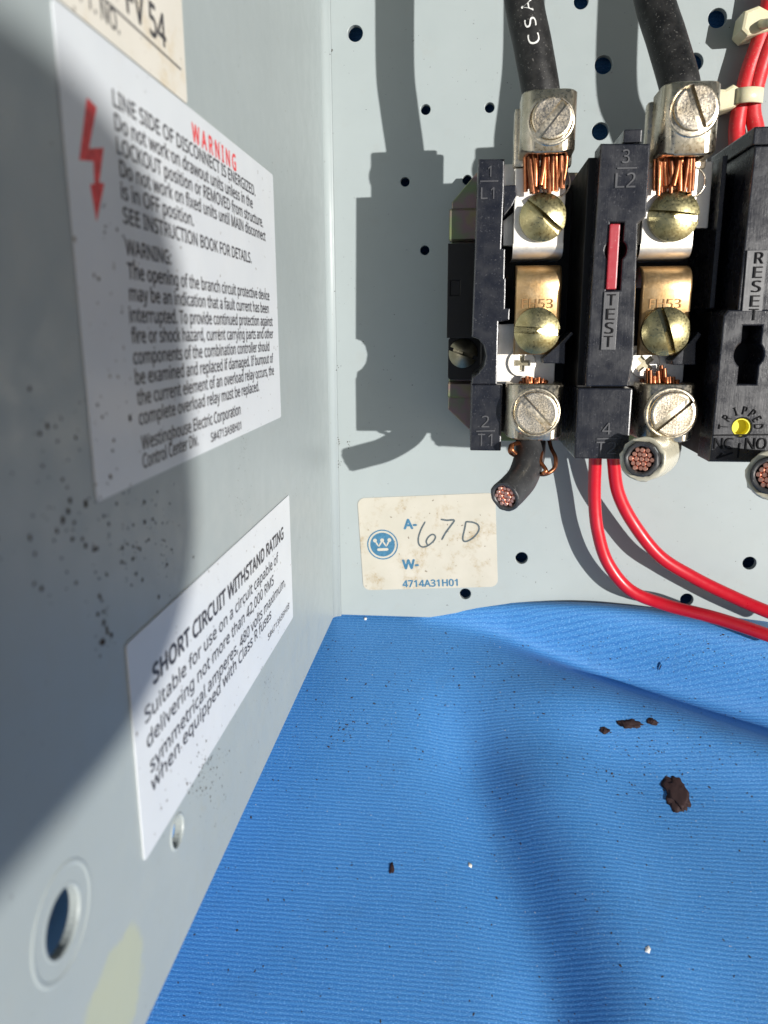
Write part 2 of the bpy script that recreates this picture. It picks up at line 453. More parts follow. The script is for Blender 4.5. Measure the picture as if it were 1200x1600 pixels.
# pressed rim round the near hole and a raised collar round the far one
MX = lambda p: Matrix.Translation(p) @ Matrix.Rotation(R(90), 4, 'Y')
mb = MB().lathe([(4.4, -.02), (4.3, .07), (4.15, .09), (3.95, .06), (3.85, .0)], MX(h1), 48)
mb.lathe([(2.75, .0), (2.62, .05), (2.48, .03), (2.42, -.2)], MX(h1), 48)
build('hole_rim', mb, M_PAINT, wall)
mb = MB().lathe([(1.95, -.02), (1.85, .10), (1.7, .14), (1.6, .08), (1.55, -.2)], MX(h2), 32)
build('hole_rim', mb, M_PAINT, wall)
# yellow stain in the wall's own paint
o = wnt; vv = coord(o)
p1 = WL(185, 1530); p2 = WL(235, 1420)
s1 = blob(o, vv, tuple(p1 + Vector((0, -1, -1.2))), (9, 6.8, 5.6)); s2 = blob(o, vv, tuple(p2), (9, 3.4, 1.2))
f1 = ramp(o, s1, ((.80, .62), (.98, 0.0)))
edge = ramp(o, noise(o, vv, .35, 5, .7), ((.60, 0.0), (.72, .5)))
zone = ramp(o, blob(o, vv, tuple(WL(330, 1290)), (9, 14, 8)), ((.5, 1.0), (1.0, 0.0)))
c1 = mix(o, f1, wbase, (.40, .42, .27, 1))
c2 = mix(o, math_(o, 'MULTIPLY', edge, zone), c1, (.33, .31, .19, 1))
o.links.new(c2, wb.inputs['Base Color'])

# grime specks stuck on the wall, clustered as in the photograph
mb = MB()
def speck(p, r, ax, ay, nrm, lift=.02):
    k = random.randint(5, 7); a0 = random.random() * 6
    vs = [p + nrm * (lift + r * .30)]
    for i in range(k):
        a = a0 + 2 * math.pi * i / k; q = r * random.uniform(.55, 1.25)
        vs.append(p + ax * q * math.cos(a) + ay * q * math.sin(a) + nrm * lift)
    mb.add(vs, [(0, i + 1, (i + 1) % k + 1) for i in range(k)], True)
YA, ZA, XA = Vector((0, 1, 0)), Vector((0, 0, 1)), Vector((1, 0, 0))
for (px, py, sx, sy, cnt, r0) in ((200, 850, 60, 80, 80, .24), (120, 800, 55, 80, 36, .30), (160, 985, 14, 28, 26, .26), (255, 850, 14, 50, 18, .16), (380, 700, 8, 40, 30, .10), (378, 785, 10, 18, 22, .11),
                                  (322, 1205, 16, 28, 60, .17), (300, 1230, 14, 14, 24, .16), (425, 1080, 16, 22, 44, .09), (415, 1060, 8, 10, 16, .12), (345, 1180, 8, 10, 12, .2), (330, 560, 80, 180, 45, .08),
                                  (455, 560, 18, 180, 40, .08), (430, 300, 22, 40, 14, .08), (150, 640, 60, 120, 40, .17), (60, 760, 40, 130, 22, .26), (170, 380, 30, 60, 12, .2), (420, 860, 12, 40, 26, .08),
                                  (395, 905, 14, 40, 34, .10), (350, 1250, 20, 40, 26, .12), (395, 960, 20, 60, 20, .10)):
    for _ in range(cnt):
        p = WL(random.gauss(px, sx * .7), random.gauss(py, sy * .7))
        if YW + 3 < p.y < -3 and -.3 < p.z < 140:
            p.x = .17 if (-108 < p.y < -45 and 49.5 < p.z < 86) or (-105.5 < p.y < -41.5 and 14.5 < p.z < 37) else 0.0
            speck(p, .78 * r0 * random.choice((.4, .5, .6, .8, 1, 1.3)), YA, ZA, XA)
for _ in range(130):
    p = A(random.uniform(525, 1190), random.uniform(10, 950), 0)
    speck(p, random.choice((.05, .06, .07, .1)), XA, ZA, -YA)
for px, py in ((521, 458), (527, 575), (544, 694), (529, 724), (516, 80), (518, 465), (530, 690)):
    for _ in range(6): speck(A(px + random.gauss(0, 3), py + random.gauss(0, 3), 0), .12, XA, ZA, -YA)
o = build('grime_speck', mb, M_SPECK, enc); o['kind'] = 'stuff'

# ------------------------------------------------------------------ labels on the side wall
def wall_label(name, label, cat, y0, y1, z0, z1, mat, r=.5):
    t = thing(name, label, cat, (0.0, (y0 + y1) / 2, (z0 + z1) / 2))
    Mx = Matrix(((0, 0, 1, .085), (1, 0, 0, 0), (0, 1, 0, 0), (0, 0, 0, 1)))
    build('film', MB().plate(rrect(y0, y1, z0, z1, r), [], -.07, .07, .02, Mx), mat, t)
    return t
LX = .165
def wline(mb, s, a, b, h, bold=.012):
    """a printed line from photo point a to photo point b on the label film"""
    p, q = WL(*a, LX), WL(*b, LX)
    lettering(mb, s, (LX, p.y, (p.z + q.z) / 2), (0, 1, 0), (0, 0, 1), h, width=q.y - p.y, bold=bold)
wl = wall_label('warning_label', 'large white warning label with red lightning bolt on side wall', 'label', -108.0, -45.5, 49.8, 85.2, M_WHITE)
mb = MB()
L1 = [("LINE SIDE OF DISCONNECT IS ENERGIZED.", (177, 163), (399, 308)), ("Do not work on drawout units unless in the", (180, 200), (395, 327)),
      ("LOCKOUT position or REMOVED from structure.", (183, 236), (411, 357)), ("Do not work on fixed units until MAIN disconnect", (188, 273), (415, 378)),
      ("is in OFF position.", (190, 308), (303, 355)), ("SEE INSTRUCTION BOOK FOR DETAILS.", (193, 345), (393, 413)), ("WARNING:", (197, 397), (268, 414)),
      ("The opening of the branch circuit protective device", (200, 430), (421, 472)), ("may be an indication that a fault current has been", (203, 470), (420, 489)),
      ("interrupted. To provide continued protection against", (203, 502), (426, 510)), ("fire or shock hazard, current carrying parts and other", (206, 533), (427, 530)),
      ("components of the combination controller should", (209, 566), (421, 550)), ("be examined and replaced if damaged. If burnout of", (212, 598), (427, 568)),
      ("the current element of an overload relay occurs, the", (215, 630), (428, 587)), ("complete overload relay must be replaced.", (218, 662), (405, 612)),
      ("Westinghouse Electric Corporation", (222, 702), (376, 648)), ("Control Center Div.", (224, 731), (310, 696)), ("S#4713A98H01", (330, 690), (377, 671))]
for s, a, b in L1: wline(mb, s, a, b, 1.0 if s[0] == 'S' and s[1] == '#' else 1.26, .046)
build('lettering', mb, M_INK, wl)
mb = MB(); wline(mb, "W A R N I N G", (301, 219), (369, 268), 1.75, .06); build('red_lettering', mb, M_INKRED, wl)
bolt = [(136, 152), (151, 168), (139, 232), (162, 231), (155, 285), (163, 287), (151, 346), (141, 288), (148, 287), (146, 252), (124, 250)]
q = [WL(x, y, LX) for x, y in bolt]
build('lightning_bolt', MB().plate([(p.y, p.z) for p in q], [], -.005, .005, 0, Matrix(((0, 0, 1, LX), (1, 0, 0, 0), (0, 1, 0, 0), (0, 0, 0, 1)))), M_INKRED, wl)
sc = wall_label('rating_label', 'small white short circuit rating label below the warning label', 'label', -105.1, -41.7, 15.1, 36.6, M_WHITE)
mb = MB()
wline(mb, "SHORT CIRCUIT WITHSTAND RATING", (240, 1064), (443, 844), 1.85, .07)
for s, a, b in (("Suitable for use on a circuit capable of", (227, 1124), (435, 882)), ("delivering not more than 42,000 RMS", (230, 1161), (428, 918)),
                ("symmetrical amperes, 480 volts maximum,", (235, 1197), (446, 921)), ("when equipped with Class R fuses", (237, 1231), (424, 970))):
    wline(mb, s, a, b, 1.5, .034)
wline(mb, "S#4713A99H08", (419, 1001), (452, 950), 1.0, .02)
build('lettering', mb, M_INK, sc)
p = WL(291, 167); p3 = WL(163, 0, LX)
fl = wall_label('unit_label', 'aged cream paper label reading FV 54 above the warning label', 'label', -109.0, p.y, 85.35, 122, M_CREAM)
mb = MB()
a, b = WL(199, 21, LX), WL(258, 72, LX)
lettering(mb, "FV 54", (LX, a.y, (a.z + b.z) / 2), (0, 1, 0), (0, 0, 1), 2.7, width=b.y - a.y + .3, bold=.035)
a, b = WL(126, 5, LX), WL(187, 50, LX)
lettering(mb, "PT. NO.", (LX, a.y, (a.z + b.z) / 2), (0, 1, 0), (0, 0, 1), 1.5, width=b.y - a.y, bold=.03)
l0, l1 = WL(163, 0, LX), WL(283, 108, LX); zz = (l0.z + l1.z) / 2
mb.add([(LX, -106, zz - .1), (LX, l1.y, zz - .1), (LX, l1.y, zz + .1), (LX, -106, zz + .1)], [(0, 1, 2, 3)])
build('lettering', mb, M_INK, fl)

# ------------------------------------------------------------------ sticker on the back panel
e1 = Vector((30.1, 0, 1.75)).normalized(); e2 = Vector((-.055, 0, 1)).normalized()
o0 = Vector((6.83, -.0, 6.04)); SW, SH = 30.0, 21.2
st = thing('number_sticker', 'spotted cream sticker with handwritten 670 on the back panel', 'sticker', tuple(o0 + e1 * 15 + e2 * 10.5))
mb = MB().plate(rrect(0, SW, 0, SH, 1.6, 8), [], 0, .12, .03, Matrix(((e1.x, e2.x, 0, o0.x), (0, 0, -1, 0), (e1.z, e2.z, 0, o0.z), (0, 0, 0, 1))))
for i, v in enumerate(mb.v): mb.v[i] = (v[0], v[1] - .07, v[2])
build('paper', mb, M_STICKER, st)
SO = Vector((0, -.145, 0))
def spt(px, py): return A(px, py, .15)
mb = MB()
yn = e2
lettering(mb, "A-", spt(631.5, 826.5), e1, yn, 2.15, width=2.75, bold=.07); lettering(mb, "W-", spt(629.5, 889), e1, yn, 2.1, width=3.5, bold=.07)
lettering(mb, "4714A31H01", spt(629.5, 917.5), e1, yn, 1.55, width=12.2, bold=.055)
cc = spt(597.7, 851)
for r0, r1 in ((3.42, 3.02), ):
    stroke(mb, circle(0, 0, 3.3, 48), .28, cc, e1, yn, 0, True)
rw = 2.75
pts = circle(0, 0, rw, 48)
mb.add([cc + e1 * x + yn * y for x, y in pts] + [cc], [(i, (i + 1) % 48, 48) for i in range(48)])
build('blue_print', mb, M_INKBLUE, st)
mb = MB()
c3 = cc + Vector((0, -.02, 0))
for x in (-1.7, -.1, 1.5):
    pc = circle(x + .08, 1.0, .43, 16); mb.add([c3 + e1 * a + yn * b for a, b in pc], [tuple(range(16))])
for seg in (((-1.62, .95), (-.86, -.42)), ((-.86, -.42), (-.02, .95)), ((-.02, .95), (.82, -.42)), ((.82, -.42), (1.58, .95))): stroke(mb, [seg[0], ((seg[0][0] + seg[1][0]) / 2, (seg[0][1] + seg[1][1]) / 2), seg[1]], .36, c3, e1, yn, .004)
mb.add([c3 + e1 * a + yn * b for a, b in rrect(-1.25, 1.25, -1.42, -.82, .28)], [tuple(range(28))])
build('emblem_bars', mb, M_STICKER, st)
mb = MB()
z0 = lambda x, y: ((x - 550 * 1) , 0)
def pen(pts, w=.42):
    q = spline([Vector((p[0], p[1], 0)) for p in pts], 6)
    P = [A(550 + p.x / 5, 760 + p.y / 5, .16) for p in q]
    stroke(mb, [((p - cc).dot(e1), (p - cc).dot(yn)) for p in P], w, cc + Vector((0, -.02, 0)), e1, yn)
pen([(572, 275), (540, 335), (519, 400), (522, 450), (550, 474), (590, 465), (635, 430), (652, 395), (630, 376), (598, 395), (580, 430), (590, 460)], .36)
pen([(692, 258), (740, 266), (797, 266), (770, 310), (730, 365), (700, 420)], .40)
pen([(890, 275), (880, 330), (866, 395), (872, 428), (905, 428), (955, 395), (990, 345), (985, 305), (945, 283), (890, 277)], .38)
build('handwriting', mb, M_PEN, st)

# ------------------------------------------------------------------ overload relay
relay = thing('overload_relay', 'black moulded overload relay with open screw terminals on the back panel', 'relay', (45, -6, 66))
DL, DC = 30.5, 36.5
def letters(s, o, xa, ya, h, width, xs, ext):
    """one mesh per letter of a centred raised word"""
    n = len(s); pitch = (width if width else h * .62 * xs * n) / n; out = []
    for i, ch in enumerate(s):
        w = pitch * (.84 if n > 1 else 1.0)
        if ch in '1I': w = min(w, h * .34)
        q = MB(); lettering(q, ch, o + xa * (i - (n - 1) / 2) * pitch, xa, ya, h, width=w, ext=ext, align='CENTER', bold=.0); out.append(q)
    return out
def vtext(mb, s, px, py, hpx, d, xs=.8, bold=.0, wpx=None, rot=0.0, ext=.22):
    """raised letters centred on a photo point of a face at depth d"""
    p = A(px, py, d); k = pxs(px, py, d)
    a = R(rot); xa = Vector((math.cos(a), 0, math.sin(a))); ya = Vector((-math.sin(a), 0, math.cos(a)))
    if mb is None:
        for q in letters(s, p - ya * hpx * k / 2, xa, ya, hpx * k, wpx * k if wpx else None, xs, ext): build('raised_letter', q, LM or M_WORNLIT, relay)
    else: lettering(mb, s, p - ya * hpx * k / 2, xa, ya, hpx * k, width=wpx * k if wpx else None, xs=xs, bold=bold, ext=ext, align='CENTER')
def bar(mb, x0, y0, x1, y1, d, w=.22, ext=.2):
    p, q = A(x0, y0, d), A(x1, y1, d); t = (q - p).normalized(); n_ = Vector((-t.z, 0, t.x)) * w / 2
    pts = [(v.x, v.z) for v in (p + n_, p - n_, q - n_, q + n_)]
    build('raised_line', MB().plate(pts, [], d - .02, d + ext, .03), LM or M_WORNLIT, relay)

# base block behind everything
x0 = A(745, 470, DL).x; zlo, zhi = 43.3, 89.0
xR = A(1330, 470, DC).x
build('base_block', MB().box(x0 + 1.0, xR, -15, -5.2, zlo + .6, zhi - .9, .3), M_BLACKLOW, relay)
# left column, notched outline
lc = poly([(747.5, 248), (788.3, 248), (787.5, 300), (783.5, 388), (789.5, 389), (788.5, 434), (790.5, 434), (789.5, 481), (797, 482), (796, 500), (779, 503), (776.5, 601), (736.5, 601), (738, 590), (748, 583), (756, 572), (759.5, 556), (756, 540), (748, 530), (737.3, 526)], DL)
build('side_rib', MB().plate(lc[::-1], [], 6, DL, .22), M_BLACK, relay)
a = rect(735.5, 600, 784, 704, DL)
build('lower_rib_block', MB().box(a[0], a[1], -DL - .25, -6, a[2], a[3] - .1, .22), M_BLACK, relay)
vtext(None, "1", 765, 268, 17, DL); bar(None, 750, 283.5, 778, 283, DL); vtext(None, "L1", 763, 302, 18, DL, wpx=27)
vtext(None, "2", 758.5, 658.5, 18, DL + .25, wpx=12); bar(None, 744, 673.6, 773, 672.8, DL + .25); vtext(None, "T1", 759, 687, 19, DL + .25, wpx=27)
# black side block with small square knock-out, recess and mounting screw
a = rect(699, 380, 742, 528, 20)
kx = rect(703.5, 438, 719, 462, 20)
build('side_block', MB().plate([(a[0], a[2]), (a[1] + 1.5, a[2]), (a[1] + 1.5, a[3]), (a[0], a[3])], [[(kx[0], kx[2]), (kx[1], kx[2]), (kx[1], kx[3]), (kx[0], kx[3])]], 8.5, 20, .10), M_BLACKLOW, relay)
build('knock_out', MB().box(kx[0] + .05, kx[1] - .05, -19.7, -18.8, kx[2] + .05, kx[3] - .05), M_BLACKLOW, relay)
a = rect(700, 527, 742, 594, 14)
build('screw_shelf', MB().plate(rrect(a[0], a[1] + 1.5, a[2], a[3], .7), [], 8.5, 13.2, .12), M_BLACKLOW, relay)
# mounting plate of zinc sheet
pl = poly([(706, 315), (745, 268), (800, 268), (1130, 268), (1130, 690), (745, 690), (733, 672), (700, 640), (702, 560)], 6)
build('mounting_plate', MB().plate(pl[::-1], [], 3.6, 5.2, .15), M_ZINC, relay)
a = rect(705, 327, 760, 378, 6.5); b_ = rect(701, 596, 760, 630, 6.5)
build('plate_step', MB().box(a[0] - .4, a[1], -7.2, -5.2, a[2], a[3] + .2, .5), M_ZINC, relay)
build('plate_step', MB().box(b_[0] - .2, b_[1], -7.2, -5.2, b_[2] + 1, b_[3], .5), M_ZINC, relay)

# centre column with TEST lever
cl = poly([(939, 224), (1016.5, 224), (1011, 320), (1010, 338), (997, 350), (994, 432), (990, 560), (981.5, 604), (914.5, 604), (924, 453)], DC)
sl_ = rect(950.5, 348, 972.5, 453, DC)
tc = A(962.5, 391, DC)
kh = keyhole(sl_[0], sl_[1], sl_[2], sl_[3], tc.x, tc.z, 17.5 * pxs(962, 391, DC))
mb = MB().plate(cl[::-1], [kh], 30.5, DC, .25)
build('centre_column', mb, M_BLACK, relay)
xl, xr = cl[0][0] + 1.0, cl[4][0] - .2
build('column_core', MB().box(xl - .5, cl[5][0] - .1, -30.5, -12, zlo + .4, zhi), M_BLACKLOW, relay)
a = rect(900, 606.5, 980.5, 717, DC)
build('column_foot', MB().box(a[0], a[1] + .4, -DC - .2, -12, a[2], a[3], .25), M_BLACK, relay)
a = rect(975, 201, 1003.5, 223, DC)
build('column_cap', MB().box(a[0], a[1], -DC + .2, -22, a[2] + .1, a[3], .2), M_BLACK, relay)
a = rect(911, 246, 929, 600, 33)
build('column_rib', MB().box(a[0] - .1, A(934, 420, 33).x, -33, -12, zlo + 1, A(922, 246, 33).z, .2), M_BLACKLOW, relay)
a = rect(950.5, 349.5, 966.5, 452, DC + .6)
lev = MB().box(a[0], a[1], -DC - .5, -31, a[2], a[3], .2)
build('test_lever', lev, M_RED, relay)
a = rect(941, 456, 964.5, 547, DC + .3)
q = poly([(944, 456), (967.5, 455.5), (961.5, 547), (938.5, 547)], DC + .3)
build('test_plaque', MB().plate(q[::-1], [], DC - .02, DC + .30, .08), M_PLAQUE, relay)
mb = MB()
LM = M_LETTER
for s, x, y in (("T", 955.5, 468.5), ("E", 954, 491), ("S", 952.3, 512.5), ("T", 950.7, 533.5)): vtext(None, s, x, y, 17.5, DC + .3, wpx=13)
LM = None
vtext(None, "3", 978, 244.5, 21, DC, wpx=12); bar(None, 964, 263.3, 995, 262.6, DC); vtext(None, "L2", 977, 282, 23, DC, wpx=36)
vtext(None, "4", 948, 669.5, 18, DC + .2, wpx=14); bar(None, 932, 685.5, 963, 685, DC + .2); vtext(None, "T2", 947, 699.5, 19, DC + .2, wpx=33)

# right column: recessed core, thin fin, RESET column, cap and lower block
xf0, xf1 = A(1120, 360, 30).x, A(1126.5, 360, 30).x
build('thin_fin', MB().box(xf0 - .2, xf1 - .05, -30.5, -12, A(1117, 482, 30).z, 89.2, .15), M_BLACK, relay)
xc0 = A(1167, 350, DC).x
zst = A(1150, 484, DC).z
build('reset_column', MB().plate([(xc0 - .2, zst - 1), (xR, zst - 1), (xR, 89.2), (xc0 + .1, 89.2)], [], 14, DC, .22), M_BLACK, relay)
a = rect(1179, 197, 1330, 219, DC)
build('column_cap', MB().box(a[0] - .2, xR, -DC - .3, -16, 89.3, A(1190, 198, DC).z, .25), M_BLACK, relay)
build('recess_floor', MB().box(xf1, xc0, -20, -14.5, zst - 1, 88.5), M_BLACKLOW, relay)
xb0 = A(1121, 605, DC).x
rh = A(1169, 554, DC); ks = rect(1154.5, 507, 1184, 600, DC)
kh2 = keyhole(ks[0] + .1, ks[1] + .1, A(1165, 600, DC).z, A(1170, 509, DC).z, rh.x, rh.z, 22.5 * pxs(1169, 554, DC))
yc = A(1157.5, 667.5, DC); yr = 14.2 * pxs(1157, 667, DC)
blk = [(xb0 - .3, 42.15), (xR, 42.15), (xR, zst), (xb0 + .5, zst), (xb0 - .2, zst - .9)]
build('reset_block', MB().plate(blk, [kh2, circle(yc.x, yc.z, yr, 32)], 30, DC + .35, .25), M_BLACK, relay)
build('reset_block_core', MB().plate([(xb0, 42.3), (xR, 42.3), (xR, zst - .2), (xb0, zst - .2)], [circle(yc.x, yc.z, yr + .02, 32)], 12, 29.9, .1), M_BLACKLOW, relay)
build('reset_button', MB().lathe([(0, 2.2), (1.2, 2.1), (1.7, 1.6), (1.8, 0)], Matrix.Translation((rh.x, -30, rh.z + 3.2)) @ Matrix.Rotation(R(90), 4, 'X'), 24), M_BLACK, relay)
MYC = Matrix.Translation((yc.x, 0, yc.z)) @ Matrix.Rotation(R(90), 4, 'X')
build('trip_flag', MB().lathe([(0, 35.2), (yr - .06, 35.2), (yr - .06, DC + .1), (yr - .22, DC + .1), (yr - .22, 35.2)], MYC, 36, False), M_YELLOW, relay)
q = poly([(1167.5, 391), (1200, 390), (1189, 507), (1157.5, 507)], DC + .3)
build('reset_plaque', MB().plate(q[::-1], [], DC - .02, DC + .32, .08), M_PLAQUE, relay)
mb = MB()
LM = M_LETTER
for s, x, y in (("R", 1186.5, 403), ("E", 1184, 425.5), ("S", 1182, 447.5), ("E", 1179.5, 470.5), ("T", 1177.5, 491.5)): vtext(None, s, x, y, 18, DC + .32, wpx=13.5)
ctr = A(1157.5, 668, DC + .35); kk = pxs(1157, 668, DC)
for s, an in (("T", 178), ("R", 146), ("I", 112), ("P", 82), ("P", 55), ("E", 30), ("D", 4)):
    a = R(an); rr = 20 * kk
    o_ = ctr + Vector((math.cos(a) * rr, 0, math.sin(a) * rr)); ya = Vector((math.cos(a), 0, math.sin(a))); xa = Vector((math.sin(a), 0, -math.cos(a)))
    q = MB(); lettering(q, s, o_, xa, ya, 13.0 * kk, xs=.72, ext=.22, align='CENTER'); build('raised_letter', q, LM or M_WORNLIT, relay)
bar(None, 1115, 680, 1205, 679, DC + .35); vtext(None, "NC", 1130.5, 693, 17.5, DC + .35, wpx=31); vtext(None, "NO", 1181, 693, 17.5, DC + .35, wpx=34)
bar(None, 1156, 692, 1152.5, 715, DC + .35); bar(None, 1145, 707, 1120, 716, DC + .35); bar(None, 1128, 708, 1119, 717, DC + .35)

# --- screws
def half_heads(R_, h, w, deep, dome, n=44, floor=True):
    """two halves of a slotted head standing on a lower disc (local z up)"""
    out = MB()
    prof = []
    if dome:
        for k in range(9):
            a = k / 8; prof.append((R_ * (1 - a), dome * math.sin(a * math.pi / 2) ** .9 + h - dome))
    else:
        prof = [(R_, h - .22), (R_ - .08, h - .08), (R_ - .28, h)] + [(R_ * q, h - (.018 if i % 2 else 0)) for i, q in enumerate((.84, .80, .72, .66, .60, .50, .44, .30, .24))] + [(0.0, h)]
    prof = [(R_, 0)] + prof
    for sg in (1, -1):
        b = bmesh.new(); ring = []
        for r, z in prof:
            ring.append([b.verts.new((r * math.cos(2 * math.pi * k / n), r * math.sin(2 * math.pi * k / n), z)) for k in range(n)] if r > 1e-6 else [b.verts.new((0, 0, z))])
        for i in range(len(ring) - 1):
            for k in range(n):
                k2 = (k + 1) % n
                if len(ring[i + 1]) == 1: b.faces.new((ring[i][k], ring[i][k2], ring[i + 1][0]))
                else: b.faces.new((ring[i][k], ring[i][k2], ring[i + 1][k2], ring[i + 1][k]))
        r = bmesh.ops.bisect_plane(b, geom=b.verts[:] + b.edges[:] + b.faces[:], plane_co=(0, sg * w / 2, 0), plane_no=(0, sg, 0), clear_inner=True)
        ed = [e for e in b.edges if e.is_boundary and all(abs(v.co.y - sg * w / 2) < 1e-5 for v in e.verts)]
        bmesh.ops.holes_fill(b, edges=[e for e in b.edges if e.is_boundary], sides=0)
        bmesh.ops.recalc_face_normals(b, faces=b.faces[:])
        b.verts.index_update()
        out.add([v.co.copy() for v in b.verts], [[v.index for v in f.verts] for f in b.faces], False); b.free()
    if floor: out.lathe([(R_ * .985, 0), (R_ * .985, max(h - dome - deep, .15) if dome else h - deep), (0, max(h - deep, .15))], Matrix(), n)
    return out
def place(mb, px, py, d, ang):
    p = A(px, py, d)
    Mx = Matrix.Translation(p) @ Matrix.Rotation(R(90), 4, 'X') @ Matrix.Rotation(R(ang), 4, 'Z')
    mb.v = [tuple(Mx @ Vector(v)) for v in mb.v]; return mb
def smooth_by_angle(o, ang=35):
    me = o.data; me.polygons.foreach_set('use_smooth', [True] * len(me.polygons)); me.set_sharp_from_angle(angle=R(ang)); return o
def screw(px, py, rpx, d, ang, dome=1.1, mat=None, parent=None, w=1.1, name='terminal_screw'):
    r = rpx * pxs(px, py, d + 2.0)
    return smooth_by_angle(build(name, place(half_heads(r, 2.3, w, 1.15 if dome else 1.0, dome), px, py, d, ang), mat or M_SCREW, parent or relay), 32)

# --- terminals of one pole
def pole(top, tab, heater, low, scr, cross, wedge, dtop=30.0):
    x0_, x1_, z0_, z1_ = rect(*top, dtop)
    # tinned top plate bent down into the body at its lower end
    mb = MB().box(x0_, x1_, -dtop, -dtop + 1.4, z0_, z1_, .15)
    vs, fs = [], []
    for xx in (x0_, x1_):
        for k in range(9):
            a = R(90 * k / 8); vs.append((xx, -dtop + 2.2 - 2.2 * math.cos(a), z0_ - 2.2 * math.sin(a) + .1))
        vs.append((xx, -dtop + 9, z0_ - 2.1))
    m_ = 10; fs += [(k, k + 1, m_ + k + 1, m_ + k) for k in range(m_ - 1)]
    mb.add(vs, fs, True)
    build('top_terminal_plate', mb, M_TIN, relay)
    if tab:
        t = rect(*tab, dtop - 2); build('terminal_tab', MB().box(t[0], t[1], -dtop + 2.2, -dtop + 3.6, t[2], t[3], .12), M_TIN, relay)
    # bronze heater strip: rolled top, flat stamped face
    hx0, hx1, hz0, hz1 = rect(*heater, dtop + 1)
    vs, fs = [], []; prof = []
    prof.append((-dtop + 7.0, hz1 - 3.2)); 
    for k in range(11):
        a = R(-20 + 110 * (1 - k / 10)); prof.append((-dtop + 2.6 - 3.4 * math.cos(a), hz1 - 3.4 + 3.4 * math.sin(a)))
    prof.append((-dtop - .7, hz0))
    prof.append((-dtop + .3, hz0)); 
    n_ = len(prof)
    # tiny cross camber rounds the long edges of the strip
    cols = [(hx0, .55), (hx0 + .12, .2), (hx0 + .45, 0), (hx1 - .45, 0), (hx1 - .12, .2), (hx1, .55), (hx1, 1.3)]
    for xx, dy in cols:
        for y_, z_ in prof: vs.append((xx, y_ + dy, z_))
    for c_ in range(len(cols) - 1): fs += [(c_ * n_ + k, c_ * n_ + k + 1, (c_ + 1) * n_ + k + 1, (c_ + 1) * n_ + k) for k in range(n_ - 1)]
    h = build('heater_strip', MB().add(vs, fs, True), M_BRONZE, relay)
    mbt = MB(); cxp = (heater[0] + heater[2]) / 2
    vtext(mbt, "FH53", cxp - 1, 474.5, 14.5, dtop + .73, wpx=50, ext=.06)
    build('stamp', mbt, M_STAMP, h)
    # lower plate
    lx0, lx1, lz0, lz1 = rect(*low, dtop - 3)
    build('lower_terminal_plate', MB().box(lx0, lx1, -dtop + 3, -dtop + 4.4, lz0, lz1, .12), M_TIN, relay)
    for (px, py, r_, ang, dd) in scr: screw(px, py, r_, dd, ang)
    # flat screw with raised cross
    px, py, r_, ang = cross; dcr = dtop - 3; r_ *= pxs(px, py, dcr); p = A(px, py, dcr)
    arm, wd = r_ * .58, r_ * .17
    cr = [(wd, wd), (wd, arm), (-wd, arm), (-wd, wd), (-arm, wd), (-arm, -wd), (-wd, -wd), (-wd, -arm), (wd, -arm), (wd, -wd), (arm, -wd), (arm, wd)]
    ca, sa = math.cos(R(ang)), math.sin(R(ang))
    cr = [(p.x + x * ca - z * sa, p.z + x * sa + z * ca) for x, z in cr]
    cs = build('cross_screw', MB().plate(circle(p.x, p.z, r_, 36), [cr], dcr + .02, dcr + .55, .1), M_TIN, relay)
    build('cross_recess', MB().box(p.x - arm * .9, p.x + arm * .9, -dcr - .12, -dcr + .02, p.z - arm * .9, p.z + arm * .9), M_BRASS, cs)
    wp = poly(wedge, 31.5); build('barrier_wedge', MB().plate(wp[::-1], [], 15, 31.5, .15), M_BLACK, relay)

pole((803.5, 262, 883, 381), (786.5, 256, 808.5, 290), (804.5, 412, 877, 554), (776, 506, 868, 600),
     ((847.5, 341, 38.6, -39, 30), (838, 517, 36.6, -4, 30.8)), (815, 567, 22, 0), [(848, 560), (849, 567.5), (883, 568), (884, 536), (897, 521), (893, 518), (870, 541)])
pole((1005, 262, 1087, 381), (1076, 252, 1111, 356), (1001, 413, 1080.5, 555), (978, 540, 1069, 603),
     ((1050.5, 338.7, 41, -6, 30), (1038, 518, 38.5, -71, 30.8)), (1006.5, 568, 23, 42), [(1050, 563), (1052, 570), (1087, 570), (1088, 536), (1097, 523), (1092, 518), (1070, 543)])
# small tab under the first pole's hook and the black hooks
a = rect(785.5, 331, 803, 384, 26)
q = poly([(785.5, 384), (801.5, 384), (802.5, 331), (786, 345)], 26)
build('terminal_tab', MB().plate(q, [], 24.6, 26, .1), M_TIN, relay)
a = rect(997, 324, 1004, 381, 27); build('terminal_tab', MB().box(a[0] - .4, a[1], -26.5, -25, a[2], a[3], .1), M_TIN, relay)
q = poly([(787, 290), (806, 289), (808, 306), (800, 322), (787, 338)], 30.2)
build('moulded_hook', MB().plate(q[::-1], [], 13, 30.2, .15), M_BLACK, relay)
# boss rings behind the strands
for px, py in ((868, 285), (1078, 285)):
    p = A(px, py, 30.0); build('boss_ring', MB().lathe([(2.45, .0), (2.4, .12), (2.2, .12), (2.15, .0)], Matrix.Translation(p) @ Matrix.Rotation(R(90), 4, 'X'), 40), M_NICKEL, relay)
# steep mounting screw in dull brass on the left side
screw(723.5, 552, 23, 12.8, -20, 1.4, M_BRASS, relay, .7, 'mounting_screw')

